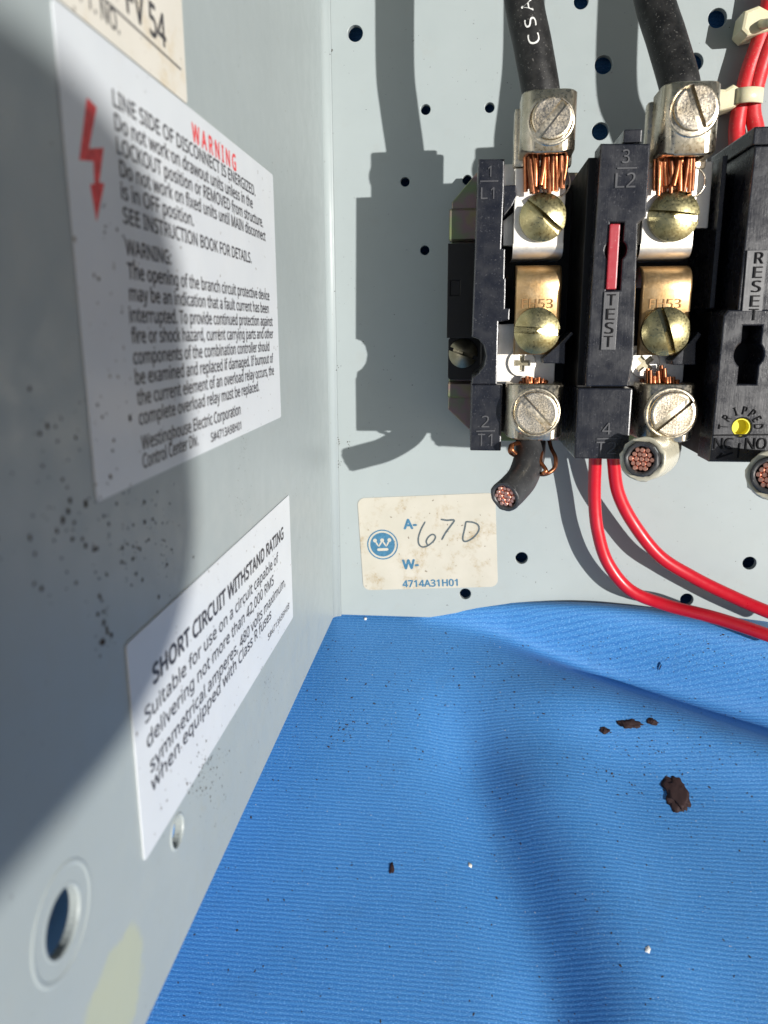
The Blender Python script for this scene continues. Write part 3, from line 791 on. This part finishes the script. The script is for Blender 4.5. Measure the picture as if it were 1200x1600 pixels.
# --- pressure lugs: rounded collars with a big slotted clamp screw
def lug(px0, py0, px1, py1, d1, d0, sx, sy, sr, ang, flange=True):
    lx0, lx1, lz0, lz1 = rect(px0, py0, px1, py1, d1)
    r_, th = 2.2, 1.3
    def ring(x0, x1, y0, y1, r):
        return rrect(x0, x1, y0, y1, r, 7)
    outer = ring(lx0, lx1, -d1, -d0, r_); inner = ring(lx0 + th, lx1 - th, -d1 + th, -d0 - th, r_ - th * .6)
    n_ = len(outer); mb = MB(); vs, fs = [], []
    cx, hw = (lx0 + lx1) / 2, (lx1 - lx0) / 2
    def zz(p, top):
        front = max(0, min(1, (-d0 - p[1]) / (d1 - d0)))
        bow = (1 - ((p[0] - cx) / hw) ** 2)
        return (lz1 - .25 * front * bow * 0) if top else (lz0 - .9 * front * bow + .5 * front - .0)
    lv = [(inner, 1, .0, 0), (inner, 1, .0, 1), ]
    prof = [(inner, True, -.1), (outer, True, .0), (outer, False, 0.0), (inner, False, .12)]
    def lerp(a, b, t): return (a[0] + (b[0] - a[0]) * t, a[1] + (b[1] - a[1]) * t)
    rows = []
    for pr, top, off in ((inner, True, -.05), ('o2', True, 0.0), (outer, True, -.22), (outer, False, .2), ('o2', False, 0.0), (inner, False, .1)):
        row = []
        for i in range(n_):
            p = lerp(outer[i], inner[i], .18) if pr == 'o2' else pr[i]
            row.append((p[0], p[1], zz(p, top) + off))
        rows.append(row)
    for row in rows: vs += row
    for j in range(len(rows)):
        j2 = (j + 1) % len(rows)
        for i in range(n_): fs.append((j * n_ + i, j * n_ + (i + 1) % n_, j2 * n_ + (i + 1) % n_, j2 * n_ + i))
    mb.add(vs, fs, True)
    if flange:
        mb.box(lx0 - .75, lx1 + .25, -d0 - 2.2, -d0 + .2, lz0 - .9, lz1 - .8, .5)
    # boss round the screw
    p = A(sx, sy, d1); k = pxs(sx, sy, d1)
    MM = Matrix.Translation(p) @ Matrix.Rotation(R(90), 4, 'X')
    mb.lathe([(sr * k * 1.2, -.05), (sr * k * 1.15, .14), (sr * k * 1.1, .2), (sr * k * 1.06, .20), (sr * k * 1.03, -.4)], MM, 48)
    L = build('wire_lug', mb, M_NICKEL, relay); smooth_by_angle(L, 50)
    CW = 1.2
    raw = half_heads(sr * k, 1.7, CW, 1.4, 0, 44, False)
    dark = [all(abs(abs(raw.v[i][1]) - CW / 2) < 1e-4 for i in f) and raw.v[f[0]][1] > 0 for f in raw.f]  # only one slot wall gets the painted shade
    cs = smooth_by_angle(build('clamp_screw', place(raw, sx, sy, d1 - 1.15, ang), M_LUGSCREW, L), 32)
    cs.data.materials.append(M_GRIMESHADE); cs.data.polygons.foreach_set('material_index', [int(q) for q in dark])
    build('slot_floor', place(MB().lathe([(sr * k * .98, 0), (sr * k * .98, .35), (0, .35)], Matrix(), 36), sx, sy, d1 - 1.15, ang), M_GRIMESHADE, L)
lug(815.5, 138, 903, 236, 36, 27, 861, 188, 34.5, 51)
lug(1035, 126, 1128, 240, 36, 27, 1083, 172, 37, -68)
lug(791, 600, 881.5, 687, 33.5, 21.5, 836.5, 644.5, 33.5, -47, False)
lug(1000, 600, 1089.5, 690, 33.5, 21.5, 1048, 646, 35, 42, False)

# ------------------------------------------------------------------ black supply cables with copper strands
def strands(parent, spots, d, top, mats, r=.36):
    """bare strands that leave a lug and end unevenly: (x, y end, lean, depth) in the photo"""
    for i, (px, py, lean, dd) in enumerate(spots):
        a = A(px - lean, top, d + dd * .4); b = A(px, py, d + dd)
        m_ = (a + b) / 2 + Vector((random.uniform(-.28, .28), random.uniform(-.35, .35), 0)); b = b + Vector((random.uniform(-.2, .2), random.uniform(-.3, .3), random.uniform(-.35, .25)))
        build('strand', MB().tube(spline([a, m_, b], 5), [r] * 10 + [r * .93], 8), mats[i % len(mats)], parent)
def cable(label, pts, r, group):
    P = spline(pts, 12); t = thing('supply_cable', label, 'cable', tuple(P[-1]), group)
    build('jacket', MB().tube(P, r, 32), M_RUBBER, t); return t, P
GC = 'black supply cables entering from above'
w1, P1 = cable('black supply cable printed CSA entering the left top lug', [A(800, -140, 26), A(818, 0, 28.5), A(832, 70, 29.5), A(844, 138, 30), A(846, 160, 30)], 2.95, GC)
w2, P2 = cable('black supply cable without print entering the right top lug', [A(992, -160, 20), A(1020, -10, 23.5), A(1041, 60, 26.5), A(1060, 125, 29.5), A(1064, 150, 30)], 3.0, GC)
cable('third black supply cable entering just beyond the right picture edge', [A(1276, -260, 28), A(1306, 0, 32), A(1332, 90, 32.5), A(1348, 170, 32)], 3.0, GC)
# white printing wrapped on the first jacket
mb = MB(); lettering(mb, "C S A", (0, 0, 0), (1, 0, 0), (0, 1, 0), 1.7, width=6.4, bold=.0, align='LEFT')
acc = [0.0]
for i in range(1, len(P1)): acc.append(acc[-1] + (P1[i] - P1[i - 1]).length)
s_end = min(range(len(P1)), key=lambda i: abs(P1[i].z - A(845, 83, 29.5).z)); s0 = acc[s_end]
wv_ = []
for x, y, z in mb.v:
    s_ = s0 - x; i = max(1, min(len(P1) - 1, next((k for k in range(len(acc)) if acc[k] >= s_), 1)))
    f_ = (s_ - acc[i - 1]) / (acc[i] - acc[i - 1]); c_ = P1[i - 1].lerp(P1[i], f_); t_ = (P1[i] - P1[i - 1]).normalized()
    fr = (Vector((0, -1, 0)) - t_ * t_.dot(Vector((0, -1, 0)))).normalized(); sd = t_.cross(fr)
    if sd.x < 0: sd = -sd
    an = (.55 - y) / 2.98 + .08
    wv_.append(c_ + (fr * math.cos(an) + sd * math.sin(an)) * 2.99)
mb.v = [tuple(p) for p in wv_]
build('lettering', mb, M_FLUFF, w1)
CM = [M_COPPER, M_COPPERDULL, M_COPPER, M_COPPERDULL, M_COPPER]
strands(w1, [(821, 301, 1, 0), (829, 299, 1, .8), (834, 296, -4, -1), (842, 298, 7, -.6), (850, 297, 0, .6), (857, 296, -2, 0), (863, 297, 0, .8), (869, 296, 1, .3), (876, 295, -1, .5), (838, 290, 8, .9), (846, 292, -5, -1.2), (873, 291, 3, -1), (880, 288, -5, -.5), (826, 292, 3, -1), (854, 293, 3, -1), (866, 292, -4, -1.2), (832, 301, 6, .5), (847, 289, -3, .9), (860, 299, 5, .9), (870, 288, -6, .2), (836, 300, -3, -.9), (878, 297, 2, .1)], 31.4, 225, CM)
strands(w2, [(1025, 300, 0, 0), (1033, 301, 1, .7), (1040, 297, 0, -.6), (1047, 290, 4, .6), (1054, 293, -6, 1), (1062, 292, -9, .3), (1069, 300, -8, .4), (1076, 297, -4, .8), (1083, 296, 0, .3), (1058, 288, 2, -1), (1029, 294, 2, -1), (1044, 294, -2, -1), (1080, 292, -4, -1), (1072, 290, 3, -1.2), (1028, 302, 2, .9), (1037, 292, -5, .6), (1050, 300, 7, .5), (1065, 298, 4, .9), (1078, 302, -2, .1), (1034, 298, 3, -.9)], 31.4, 225, CM)

# ------------------------------------------------------------------ cut cable stubs under the relay
cutmesh = None
def stub(label, pts, r, sheath, extra=None, nstr=3, squash=1.0, seed=1):
    rs = random.Random(seed)
    P = spline(pts, 10); end = P[-1]; ax = (P[-1] - P[-3]).normalized()
    t = thing('cut_cable', label, 'cable', tuple(P[0]), 'cut cable stubs under the relay')
    # jacket tube with an open, thick, slightly ragged cut end
    mb = MB().tube(P, r, 28, False)
    up = Vector((0, 0, 1)); up = (up - ax * ax.dot(up)).normalized(); sd = ax.cross(up)
    ri = r * .74; n_ = 28; vs, fs = [], []
    for rr, back in ((r, 0.0), (r * .95, .22), (r * .86, .26), (ri, .05), (ri * .98, -2.2)):
        for k in range(n_):
            a = 2 * math.pi * k / n_; q = rr * (1 + .03 * rs.uniform(-1, 1))
            vs.append(end + (up * math.cos(a) + sd * math.sin(a)) * q + ax * (back + .10 * rs.uniform(-1, 1)))
    for j in range(4):
        for k in range(n_): fs.append((j * n_ + k, j * n_ + (k + 1) % n_, (j + 1) * n_ + (k + 1) % n_, (j + 1) * n_ + k))
    mb.add(vs, fs, True)
    b0 = end - ax * 1.6
    mb.add([b0 + (up * math.cos(2 * math.pi * k / 16) + sd * math.sin(2 * math.pi * k / 16)) * ri for k in range(16)], [tuple(range(16))])
    build('jacket', mb, M_JACKET, t)
    if sheath:
        Q = P[:-3]; m2 = MB().tube(Q, [r * 1.10 + .25 * i / len(Q) * r * .6 for i in range(len(Q))], 26, False)
        e2_ = Q[-1]; a2 = (Q[-1] - Q[-2]).normalized(); u2 = (up - a2 * a2.dot(up)).normalized(); s2_ = a2.cross(u2); vs, fs = [], []
        for rr, back in ((r * 1.25, 0.0), (r * 1.30, .35), (r * 1.2, .5), (r * 1.02, .2)):
            for k in range(26):
                a = 2 * math.pi * k / 26; q = rr * (1 + .05 * rs.uniform(-1, 1)); vs.append(e2_ + (u2 * math.cos(a) + s2_ * math.sin(a)) * q + a2 * (back + .2 * rs.uniform(-1, 1)))
        for j in range(3):
            for k in range(26): fs.append((j * 26 + k, j * 26 + (k + 1) % 26, (j + 1) * 26 + (k + 1) % 26, (j + 1) * 26 + k))
        m2.add(vs, fs, True); build('sheath', m2, M_NYLON, t)
    # packed strand ends, one object each, sharing one mesh
    rs_ = ri / 5.05; me = None
    for i in range(-3, 4):
        for j in range(-3, 4):
            x = (i + .5 * (j % 2)) * rs_ * 2.02; y = j * rs_ * 1.76
            if x * x + y * y > (ri - rs_ * .9) ** 2: continue
            c_ = end + sd * x * 1.0 + up * y + ax * rs.uniform(-.25, .15)
            if me is None:
                o0_ = c_.copy(); m3 = MB().tube([c_ - ax * 1.5, c_ - ax * .1, c_], [rs_, rs_, rs_ * .82], 9)
                o = build('strand', m3, M_COPPERCUT, t); me = o.data
            else:
                o = link(bpy.data.objects.new('strand', me)); o.parent = t; o.location = (c_ - o0_) * .001
    if extra: extra(t)
    return t
def loops(t):
    def lp(pts, r=.36, m_=M_COPPERDULL): build('strand', MB().tube(spline([A(p[0], p[1], p[2] - 2.5) for p in pts], 8), r, 8), m_, t)
    lp([(858, 688, 30), (862, 702, 33), (868, 715, 35), (867, 730, 36), (857, 739, 36.5), (845, 741, 36), (842, 734, 35)])
    lp([(845, 690, 29), (846, 705, 33), (844, 720, 35), (849, 728, 36), (853, 735, 37), (848, 740, 37)], .36, M_COPPER)
    lp([(812, 692, 31), (799, 696, 34), (797, 706, 35.5), (803, 711, 34)])
    lp([(815, 692, 31), (803, 694, 35), (800, 702, 36.5), (806, 709, 36)], .34, M_COPPER)
    for k, (px, dx) in enumerate(((820, 3), (826, 2), (832, 1), (838, 0), (843, -2), (829, 4), (836, -3))):
        build('strand', MB().tube(spline([A(px, 684, 28.5), A(px + dx * .3, 692, 29.5), A(px + dx, 702, 30.5)], 4), .38, 8), CM[k % 5], t)
    for px, py, ln, dd in ((818, 590, -2, 0), (824, 588, 0, .5), (830, 589, 1, .9), (836, 591, 1, .6), (842, 590, 2, 0), (848, 592, 3, .3), (813, 597, -3, 0), (854, 595, 4, 0), (827, 593, 0, 1.4), (839, 595, 2, 1.3)):
        build('strand', MB().tube(spline([A(px - ln, 612, 28.5 + dd), A(px - ln * .5, 600, 28.8 + dd), A(px, py, 28.6 + dd)], 4), .36, 8), CM[px % 5], t)
stub('short grey black cable stub with bare copper loops under the left lug', [A(829, 690, 28), A(827, 715, 30), A(817, 745, 34), A(803, 763, 37.5), A(789, 776, 40)], 2.62, False, loops, seed=3)
def tips2(t):
    for px, py, ln, dd in ((1012, 576, -1, .6), (1016, 579, 0, 1.2), (1028, 580, -3, .8), (1033, 571, -6, .2), (1038, 576, -3, .6), (1046, 589, 0, 1), (1052, 589, 1, .5), (1059, 594, 2, .3), (1003, 593, -2, 0), (1042, 590, 0, 1.3), (1022, 588, -1, 1)):
        build('strand', MB().tube(spline([A(px - ln, 612, 28.5 + dd), A(px - ln * .5, 600, 28.8 + dd), A(px, py, 28.6 + dd)], 4), .38, 8), CM[px % 5], t)
    for px in (1034, 1040):
        build('strand', MB().tube(spline([A(px, 684, 28), A(px + 1, 694, 29.5), A(px - 1, 708, 31)], 4), .4, 8), M_COPPERDULL, t)
stub('cable stub with split clear sheath and copper ends under the right lug', [A(1036, 690, 28), A(1033, 706, 30.5), A(1024, 714, 35), A(1013, 717, 39), A(1002, 717.5, 42)], 2.75, True, tips2, seed=5)
stub('cable stub with pale sheath half cut off by the right picture edge', [A(1250, 700, 25), A(1240, 722, 30), A(1226, 736, 36), A(1212, 742, 41), A(1204, 743, 45)], 2.85, True, None, seed=8)

# ------------------------------------------------------------------ red wires
def wire(label, pts, r, mat, group, name='red_wire', cat='wire'):
    P = spline(pts, 12); return tag(build(name, MB().tube(P, r, 20), mat, None, tuple(P[0])), label, cat, group)
GR = 'red wires leaving the bottom of the relay'
wire('red wire lower on the panel, bending right out under the relay', [A(932, 680, 9), A(930, 722, 8), A(929, 780, 6.5), A(934, 830, 6), A(950, 880, 5.5), A(985, 922, 5.5), A(1040, 945, 7), A(1120, 966, 12), A(1210, 996, 18), A(1330, 1040, 24)], 1.30, M_REDWIRE, GR)
wire('red wire higher on the panel, bending right beside the other', [A(957, 680, 9), A(959, 722, 8), A(966, 770, 7), A(990, 818, 6), A(1030, 868, 6), A(1080, 900, 6.5), A(1140, 930, 8), A(1210, 960, 11), A(1330, 1005, 17)], 1.32, M_REDWIRE, GR)
GD = 'dusty red wires tied together at upper right'
wire('dusty red wire on the left of the tied pair at upper right', [A(1215, -70, 4), A(1201, 10, 4), A(1186, 65, 3.5), A(1170, 110, 3.2), A(1160, 150, 3.2), A(1153, 185, 3), A(1151, 215, 3), A(1156, 262, 4)], 1.45, M_REDDUSTY, GD)
wire('dusty red wire on the right of the tied pair at upper right', [A(1243, -70, 4.5), A(1222, 20, 4), A(1200, 75, 4), A(1188, 110, 3.6), A(1178, 150, 3.4), A(1176, 175, 3.2), A(1182, 205, 3.2), A(1192, 262, 4)], 1.45, M_REDDUSTY, GD)
# nylon ties: strap loop, locking head and a hex pedestal
GT = 'ivory nylon cable ties'
t = thing('cable_tie', 'ivory hexagonal nylon tie head at the upper right picture edge', 'cable tie', tuple(A(1185, 35, 0)), GT)
hx = poly([(1158, 46), (1164, 16), (1187, 7), (1208, 18), (1206, 46), (1168, 56)], 6)
build('tie_head', MB().plate(hx[::-1], [], .4, 6, .6), M_TIE, t)
build('strap', MB().tube(spline([A(1188, 38, 5.5), A(1203, 36, 8.2), A(1218, 30, 8.0), A(1236, 24, 4)], 6), .8, 10), M_TIE, t)
t = thing('cable_tie', 'ivory nylon tie strapped over the red wires beside the right lug', 'cable tie', tuple(A(1150, 150, 0)), GT)
hx = poly([(1118, 136), (1135, 137), (1148, 129), (1160, 136), (1163, 156), (1150, 166), (1135, 170), (1118, 174)], 6)
build('tie_head', MB().plate(hx[::-1], [], .4, 5.6, .6), M_TIE, t)
mb = MB(); Q = spline([A(1146, 151, 4.8), A(1158, 149, 6.4), A(1172, 147.5, 6.9), A(1185, 148, 6.4), A(1191, 149, 4.6), A(1192, 150, 2)], 6)
vs, fs = [], []
for p in Q:
    for dz, dy in ((-1.35, 0), (-1.2, -.35), (1.2, -.35), (1.35, 0), (0, .5)): vs.append(p + Vector((0, dy, dz)))
for i in range(len(Q) - 1):
    for k in range(5): fs.append((i * 5 + k, i * 5 + (k + 1) % 5, (i + 1) * 5 + (k + 1) % 5, (i + 1) * 5 + k))
build('strap', mb.add(vs, fs, True), M_TIE, t)

# ------------------------------------------------------------------ blue cloth
tt = R(TILT); ct, stn = math.cos(tt), math.sin(tt)
NU = Vector((0, -stn * 1, ct)); NU = Vector((0, -math.sin(tt), math.cos(tt))); NU = Vector((0, -stn, ct))
SV = Vector((0, -ct, -stn))                     # along the level cloth towards the viewer
def seg_dist(p, line):
    best = (1e9, 0, 0); L_ = 0.0
    for (x0, y0), (x1, y1) in zip(line[:-1], line[1:]):
        dx, dy = x1 - x0, y1 - y0; l2 = dx * dx + dy * dy
        k = max(0, min(1, ((p[0] - x0) * dx + (p[1] - y0) * dy) / l2))
        qx, qy = p[0] - x0 - k * dx, p[1] - y0 - k * dy; d_ = math.hypot(qx, qy)
        sg = 1 if dx * qy - dy * qx > 0 else -1
        if d_ < best[0]: best = (d_, L_ + k * math.sqrt(l2), sg)
        L_ += math.sqrt(l2)
    return best
RIDGE = [(15, -1.8), (28, -1.8), (40, -1.2), (67, 3.0), (92, 8.0), (130, 17)]
TROUGH = [(22, .2), (38, 2.6), (53, 6.6), (72, 11.6), (90, 17.5), (130, 30)]
SOFT = [(24, 12), (28, 25), (35, 46), (43, 68), (52, 110)]
sstep = lambda a, b, x: (lambda q: q * q * (3 - 2 * q))(max(0.0, min(1.0, (x - a) / (b - a))))
def cloth_h(u, s):
    h = -1.0
    d_, l_, sg = seg_dist((u, s), RIDGE)
    amp = 6.8 * sstep(0, 48, l_) + 1.3 * sstep(0, 8, l_)
    w_ = (2.2 + 3.2 * sstep(5, 80, l_)) * (1.5 if sg < 0 else 1.0)
    h += amp * math.exp(-(d_ / w_) ** 2)
    d_, l_, sg = seg_dist((u, s), TROUGH)
    h -= 6.8 * sstep(2, 46, l_) * math.exp(-(d_ / (4.4 + 3.0 * sstep(20, 80, l_))) ** 2)
    b9 = seg_dist((u, s), [(x - 1, y + 13) for x, y in TROUGH]); h += 3.6 * sstep(4, 38, b9[1]) * math.exp(-(b9[0] / 7.5) ** 2)
    d_, l_, sg = seg_dist((u, s), SOFT)
    h += -3.2 * math.exp(-(d_ / 7) ** 2) * sstep(0, 25, l_)
    d2 = seg_dist((u, s), [(x + 15, y) for x, y in SOFT]); h += 3.6 * math.exp(-(d2[0] / 10) ** 2) * sstep(0, 30, d2[1])
    h += .5 * math.sin(u * .075 + .02 * s + .6) * sstep(2, 30, s) + .35 * math.sin(s * .09 + u * .03)
    h -= .010 * max(0, s - 40) ** 1.15
    return h
def cloth_pt(u, s):
    p = Vector((u, 0, 0)) + SV * s + NU * cloth_h(u, max(s, -4))
    if s < -4:                                   # drawn up behind the leaning panel
        q = -4 - s; a = min(q / 8.0, 1.0) * R(58)
        # arc then straight up along the panel's back
        base_ = Vector((u, 0, 0)) + SV * -4 + NU * cloth_h(u, -4)
        rad = 8.0 / R(58)
        p = base_ - SV * (rad * math.sin(a)) + NU * (rad * (1 - math.cos(a)))
        if q > 8: p += (-SV * math.cos(a) + NU * math.sin(a)) * (q - 8)
    w9 = 0.0; us_ = (-5 - .27 * max(s, 0)) * (1 - w9) - 1.2 * w9; lift = sstep(us_, us_ - (15 - 12 * w9), u)
    p += NU * lift * (105 + .08 * u)             # bunched up against the outside of the side wall
    return p
us = [-60 + 3 * i for i in range(14)] + [-18 + 1.0 * i for i in range(0, 18)] + [.5 * i for i in range(0, 240)] + [120 + 3 * i for i in range(1, 30)]
ss = [-210 + 6 * i for i in range(29)] + [-36 + 2 * i for i in range(10)] + [-16 + .5 * i for i in range(0, 206)] + [87.5 + 3 * i for i in range(0, 60)]
nu_, ns_ = len(us), len(ss)
verts = [cloth_pt(u, s) * .001 for s in ss for u in us]
faces = [(j * nu_ + i, (j + 1) * nu_ + i, (j + 1) * nu_ + i + 1, j * nu_ + i + 1) for j in range(ns_ - 1) for i in range(nu_ - 1)]
me = bpy.data.meshes.new('blue_cloth'); me.from_pydata([tuple(v) for v in verts], [], faces)
me.polygons.foreach_set('use_smooth', [True] * len(faces))
uvl = me.uv_layers.new(name='cloth'); vi = [0] * len(me.loops); me.loops.foreach_get('vertex_index', vi)
buf = []
for k in vi: buf += (us[k % nu_], ss[k // nu_])
uvl.data.foreach_set('uv', buf); me.materials.append(M_CLOTH); me.update()
cloth = link(bpy.data.objects.new('blue_cloth', me)); cloth.matrix_world = T.copy()
tag(cloth, 'bright blue ribbed cloth spread under and in front of the enclosure', 'cloth')

# ------------------------------------------------------------------ dirt on the cloth
def on_cloth(px, py):
    v = ray(px, py); lo, hi = 40.0, 330.0
    def f(k):
        p = Vector((CX + v[0] * k, -D + v[1] * k, CZ + v[2] * k)); s = p.dot(SV); return p.dot(NU) - cloth_h(p.x, s), p, s
    k = 60.0
    while k < 300 and f(k)[0] > 0: k += 1.5
    lo, hi = k - 1.5, k
    for _ in range(14):
        m_ = (lo + hi) / 2
        if f(m_)[0] > 0: lo = m_
        else: hi = m_
    g = f(hi); return g[1], g[1].x, g[2]
def lump(px, py, wpx, hpx, thick, seed, label, mat=M_CRUMB, name='dirt_crumb', cat='crumb', group='dark crumbs lying on the cloth'):
    rs = random.Random(seed); p, u, s = on_cloth(px, py); dist = (p - Vector((CX, -D, CZ))).length; k = dist / F
    b = bmesh.new(); bmesh.ops.create_icosphere(b, subdivisions=4, radius=1)
    from mathutils import noise as mn
    for v in b.verts:
        n0 = v.co.copy(); q = 1 + .55 * mn.noise(n0 * 1.3 + Vector((seed * 3.1, 0, 0))) + .32 * mn.noise(n0 * 3.3 + Vector((0, seed, 0))) + .16 * mn.noise(n0 * 8)
        v.co = XA * (n0.x * q * wpx * k / 2) + SV * (-n0.y * q * hpx * k / 2 * 1.5) + NU * max(n0.z * q * thick, -thick * .35)
    m_ = MB().bm(b, Matrix.Translation(p + NU * thick * .2), True)
    return tag(build(name, m_, mat, None, tuple(p)), label, cat, group)
lump(1059, 1236, 33, 33, .35, 2, 'largest dark brown crumb at the right on the cloth')
lump(985, 1131, 29, 10, .3, 5, 'flat dark crumb near the fold, above the largest one')
lump(945, 1141, 12, 7, .3, 9, 'small round brown crumb left of the flat dark crumb')
lump(1019, 1128, 14, 7, .22, 12, 'tiny dark crumb touching right of the flat dark crumb')
lump(612, 1357, 6, 9, .25, 14, 'lone dark crumb in the lower middle of the cloth')
lump(1012, 1484, 7, 5, .15, 17, 'blurred white fleck at the lower right on the cloth', M_FLUFF, 'lint_fleck', 'lint', None)
lump(734, 1352, 6, 4, .2, 18, 'tiny tan fleck at the middle of the cloth', M_CREAM, 'lint_fleck', 'lint', None)
lump(571, 967, 4, 3, .15, 19, 'curled white lint fleck at the cloth edge by the panel corner', M_FLUFF, 'lint_fleck', 'lint', None)
# slit torn in the fold
p, u, s = on_cloth(1031, 1042); mb = MB(); k = 28
import itertools
ring0 = []
def loopring(sx, sy, hh): return [p + XA * (sx * math.cos(2 * math.pi * i / k) + .12 * math.sin(2 * math.pi * i / k)) + Vector((0, -.35, .94)) * sy * math.sin(2 * math.pi * i / k) + NU * .0 + Vector((0, -hh, .0)) for i in range(k)]
r0, r1, r2 = loopring(.34, 1.3, .10), loopring(.22, 1.05, .34), loopring(.10, .85, .12)
mb.add(r0 + r1 + r2, [(j * k + i, j * k + (i + 1) % k, (j + 1) * k + (i + 1) % k, (j + 1) * k + i) for j in range(2) for i in range(k)], True)
tear = build('tear', mb, M_CLOTH, None, (0, 0, 0)); tear.parent = cloth; tear.matrix_world = T.copy()
mb = MB().add([q_ + Vector((0, -.02, 0)) for q_ in r2], [tuple(range(k))]); slit = build('slit', mb, M_SPECK, None, (0, 0, 0)); slit.parent = tear; slit.matrix_world = T.copy()
# fine crumbs, too many to count
mb = MB(); mb2 = MB()
def flake(m_, px, py, r, tall):
    p, u, s = on_cloth(px, py)
    if s > 180: return
    a0 = random.random() * 6; kx, ky = random.uniform(.6, 1.8), random.uniform(.5, 1)
    ca, sa = math.cos(a0), math.sin(a0); vs = [p + NU * (.05 + tall)]
    for i in range(5):
        a = 2 * math.pi * i / 5; x, y = kx * r * math.cos(a) * random.uniform(.7, 1.2), ky * r * math.sin(a) * random.uniform(.7, 1.2)
        vs.append(p + XA * (x * ca - y * sa) + SV * (x * sa + y * ca) + NU * .04)
    m_.add(vs, [(0, i + 1, (i + 1) % 5 + 1) for i in range(5)])
for _ in range(1000):
    px, py = random.uniform(250, 1198), random.uniform(975, 1598)
    if px < 522 - (py - 960) * .4594 + 8: continue
    if py > 1250 and random.random() < .6: continue
    flake(mb, px, py, random.choice((.07, .08, .10, .13, .18)), .06)
for cx_, cy_, sx_, sy_, nn in ((1000, 1170, 60, 40, 110), (720, 1060, 60, 40, 60), (560, 1130, 60, 50, 60), (1120, 1020, 60, 22, 70), (960, 1010, 70, 16, 50), (1100, 1270, 60, 60, 50), (540, 1140, 10, 6, 20), (420, 1400, 60, 60, 30)):
    for _ in range(nn):
        px, py = random.gauss(cx_, sx_), random.gauss(cy_, sy_)
        if 985 < py < 1590 and 522 - (py - 960) * .4594 + 8 < px < 1198: flake(mb, px, py, random.choice((.07, .09, .12, .2)), .07)
o = build('fine_crumbs', mb, M_SPECK, None, (40, -10, -10)); o['kind'] = 'stuff'; tag(o, 'fine dark grit scattered all over the blue cloth', 'grit')
for _ in range(260):
    px, py = random.uniform(300, 1198), random.uniform(985, 1590)
    if px < 522 - (py - 960) * .4594 + 8: continue
    flake(mb2, px, py, random.choice((.05, .06, .08)), .06)
o = build('fine_lint', mb2, M_FLUFF, None, (40, -10, -10)); o['kind'] = 'stuff'; tag(o, 'fine pale lint specks scattered over the blue cloth', 'lint')

# ------------------------------------------------------------------ the compact camera whose shadow falls on the side wall
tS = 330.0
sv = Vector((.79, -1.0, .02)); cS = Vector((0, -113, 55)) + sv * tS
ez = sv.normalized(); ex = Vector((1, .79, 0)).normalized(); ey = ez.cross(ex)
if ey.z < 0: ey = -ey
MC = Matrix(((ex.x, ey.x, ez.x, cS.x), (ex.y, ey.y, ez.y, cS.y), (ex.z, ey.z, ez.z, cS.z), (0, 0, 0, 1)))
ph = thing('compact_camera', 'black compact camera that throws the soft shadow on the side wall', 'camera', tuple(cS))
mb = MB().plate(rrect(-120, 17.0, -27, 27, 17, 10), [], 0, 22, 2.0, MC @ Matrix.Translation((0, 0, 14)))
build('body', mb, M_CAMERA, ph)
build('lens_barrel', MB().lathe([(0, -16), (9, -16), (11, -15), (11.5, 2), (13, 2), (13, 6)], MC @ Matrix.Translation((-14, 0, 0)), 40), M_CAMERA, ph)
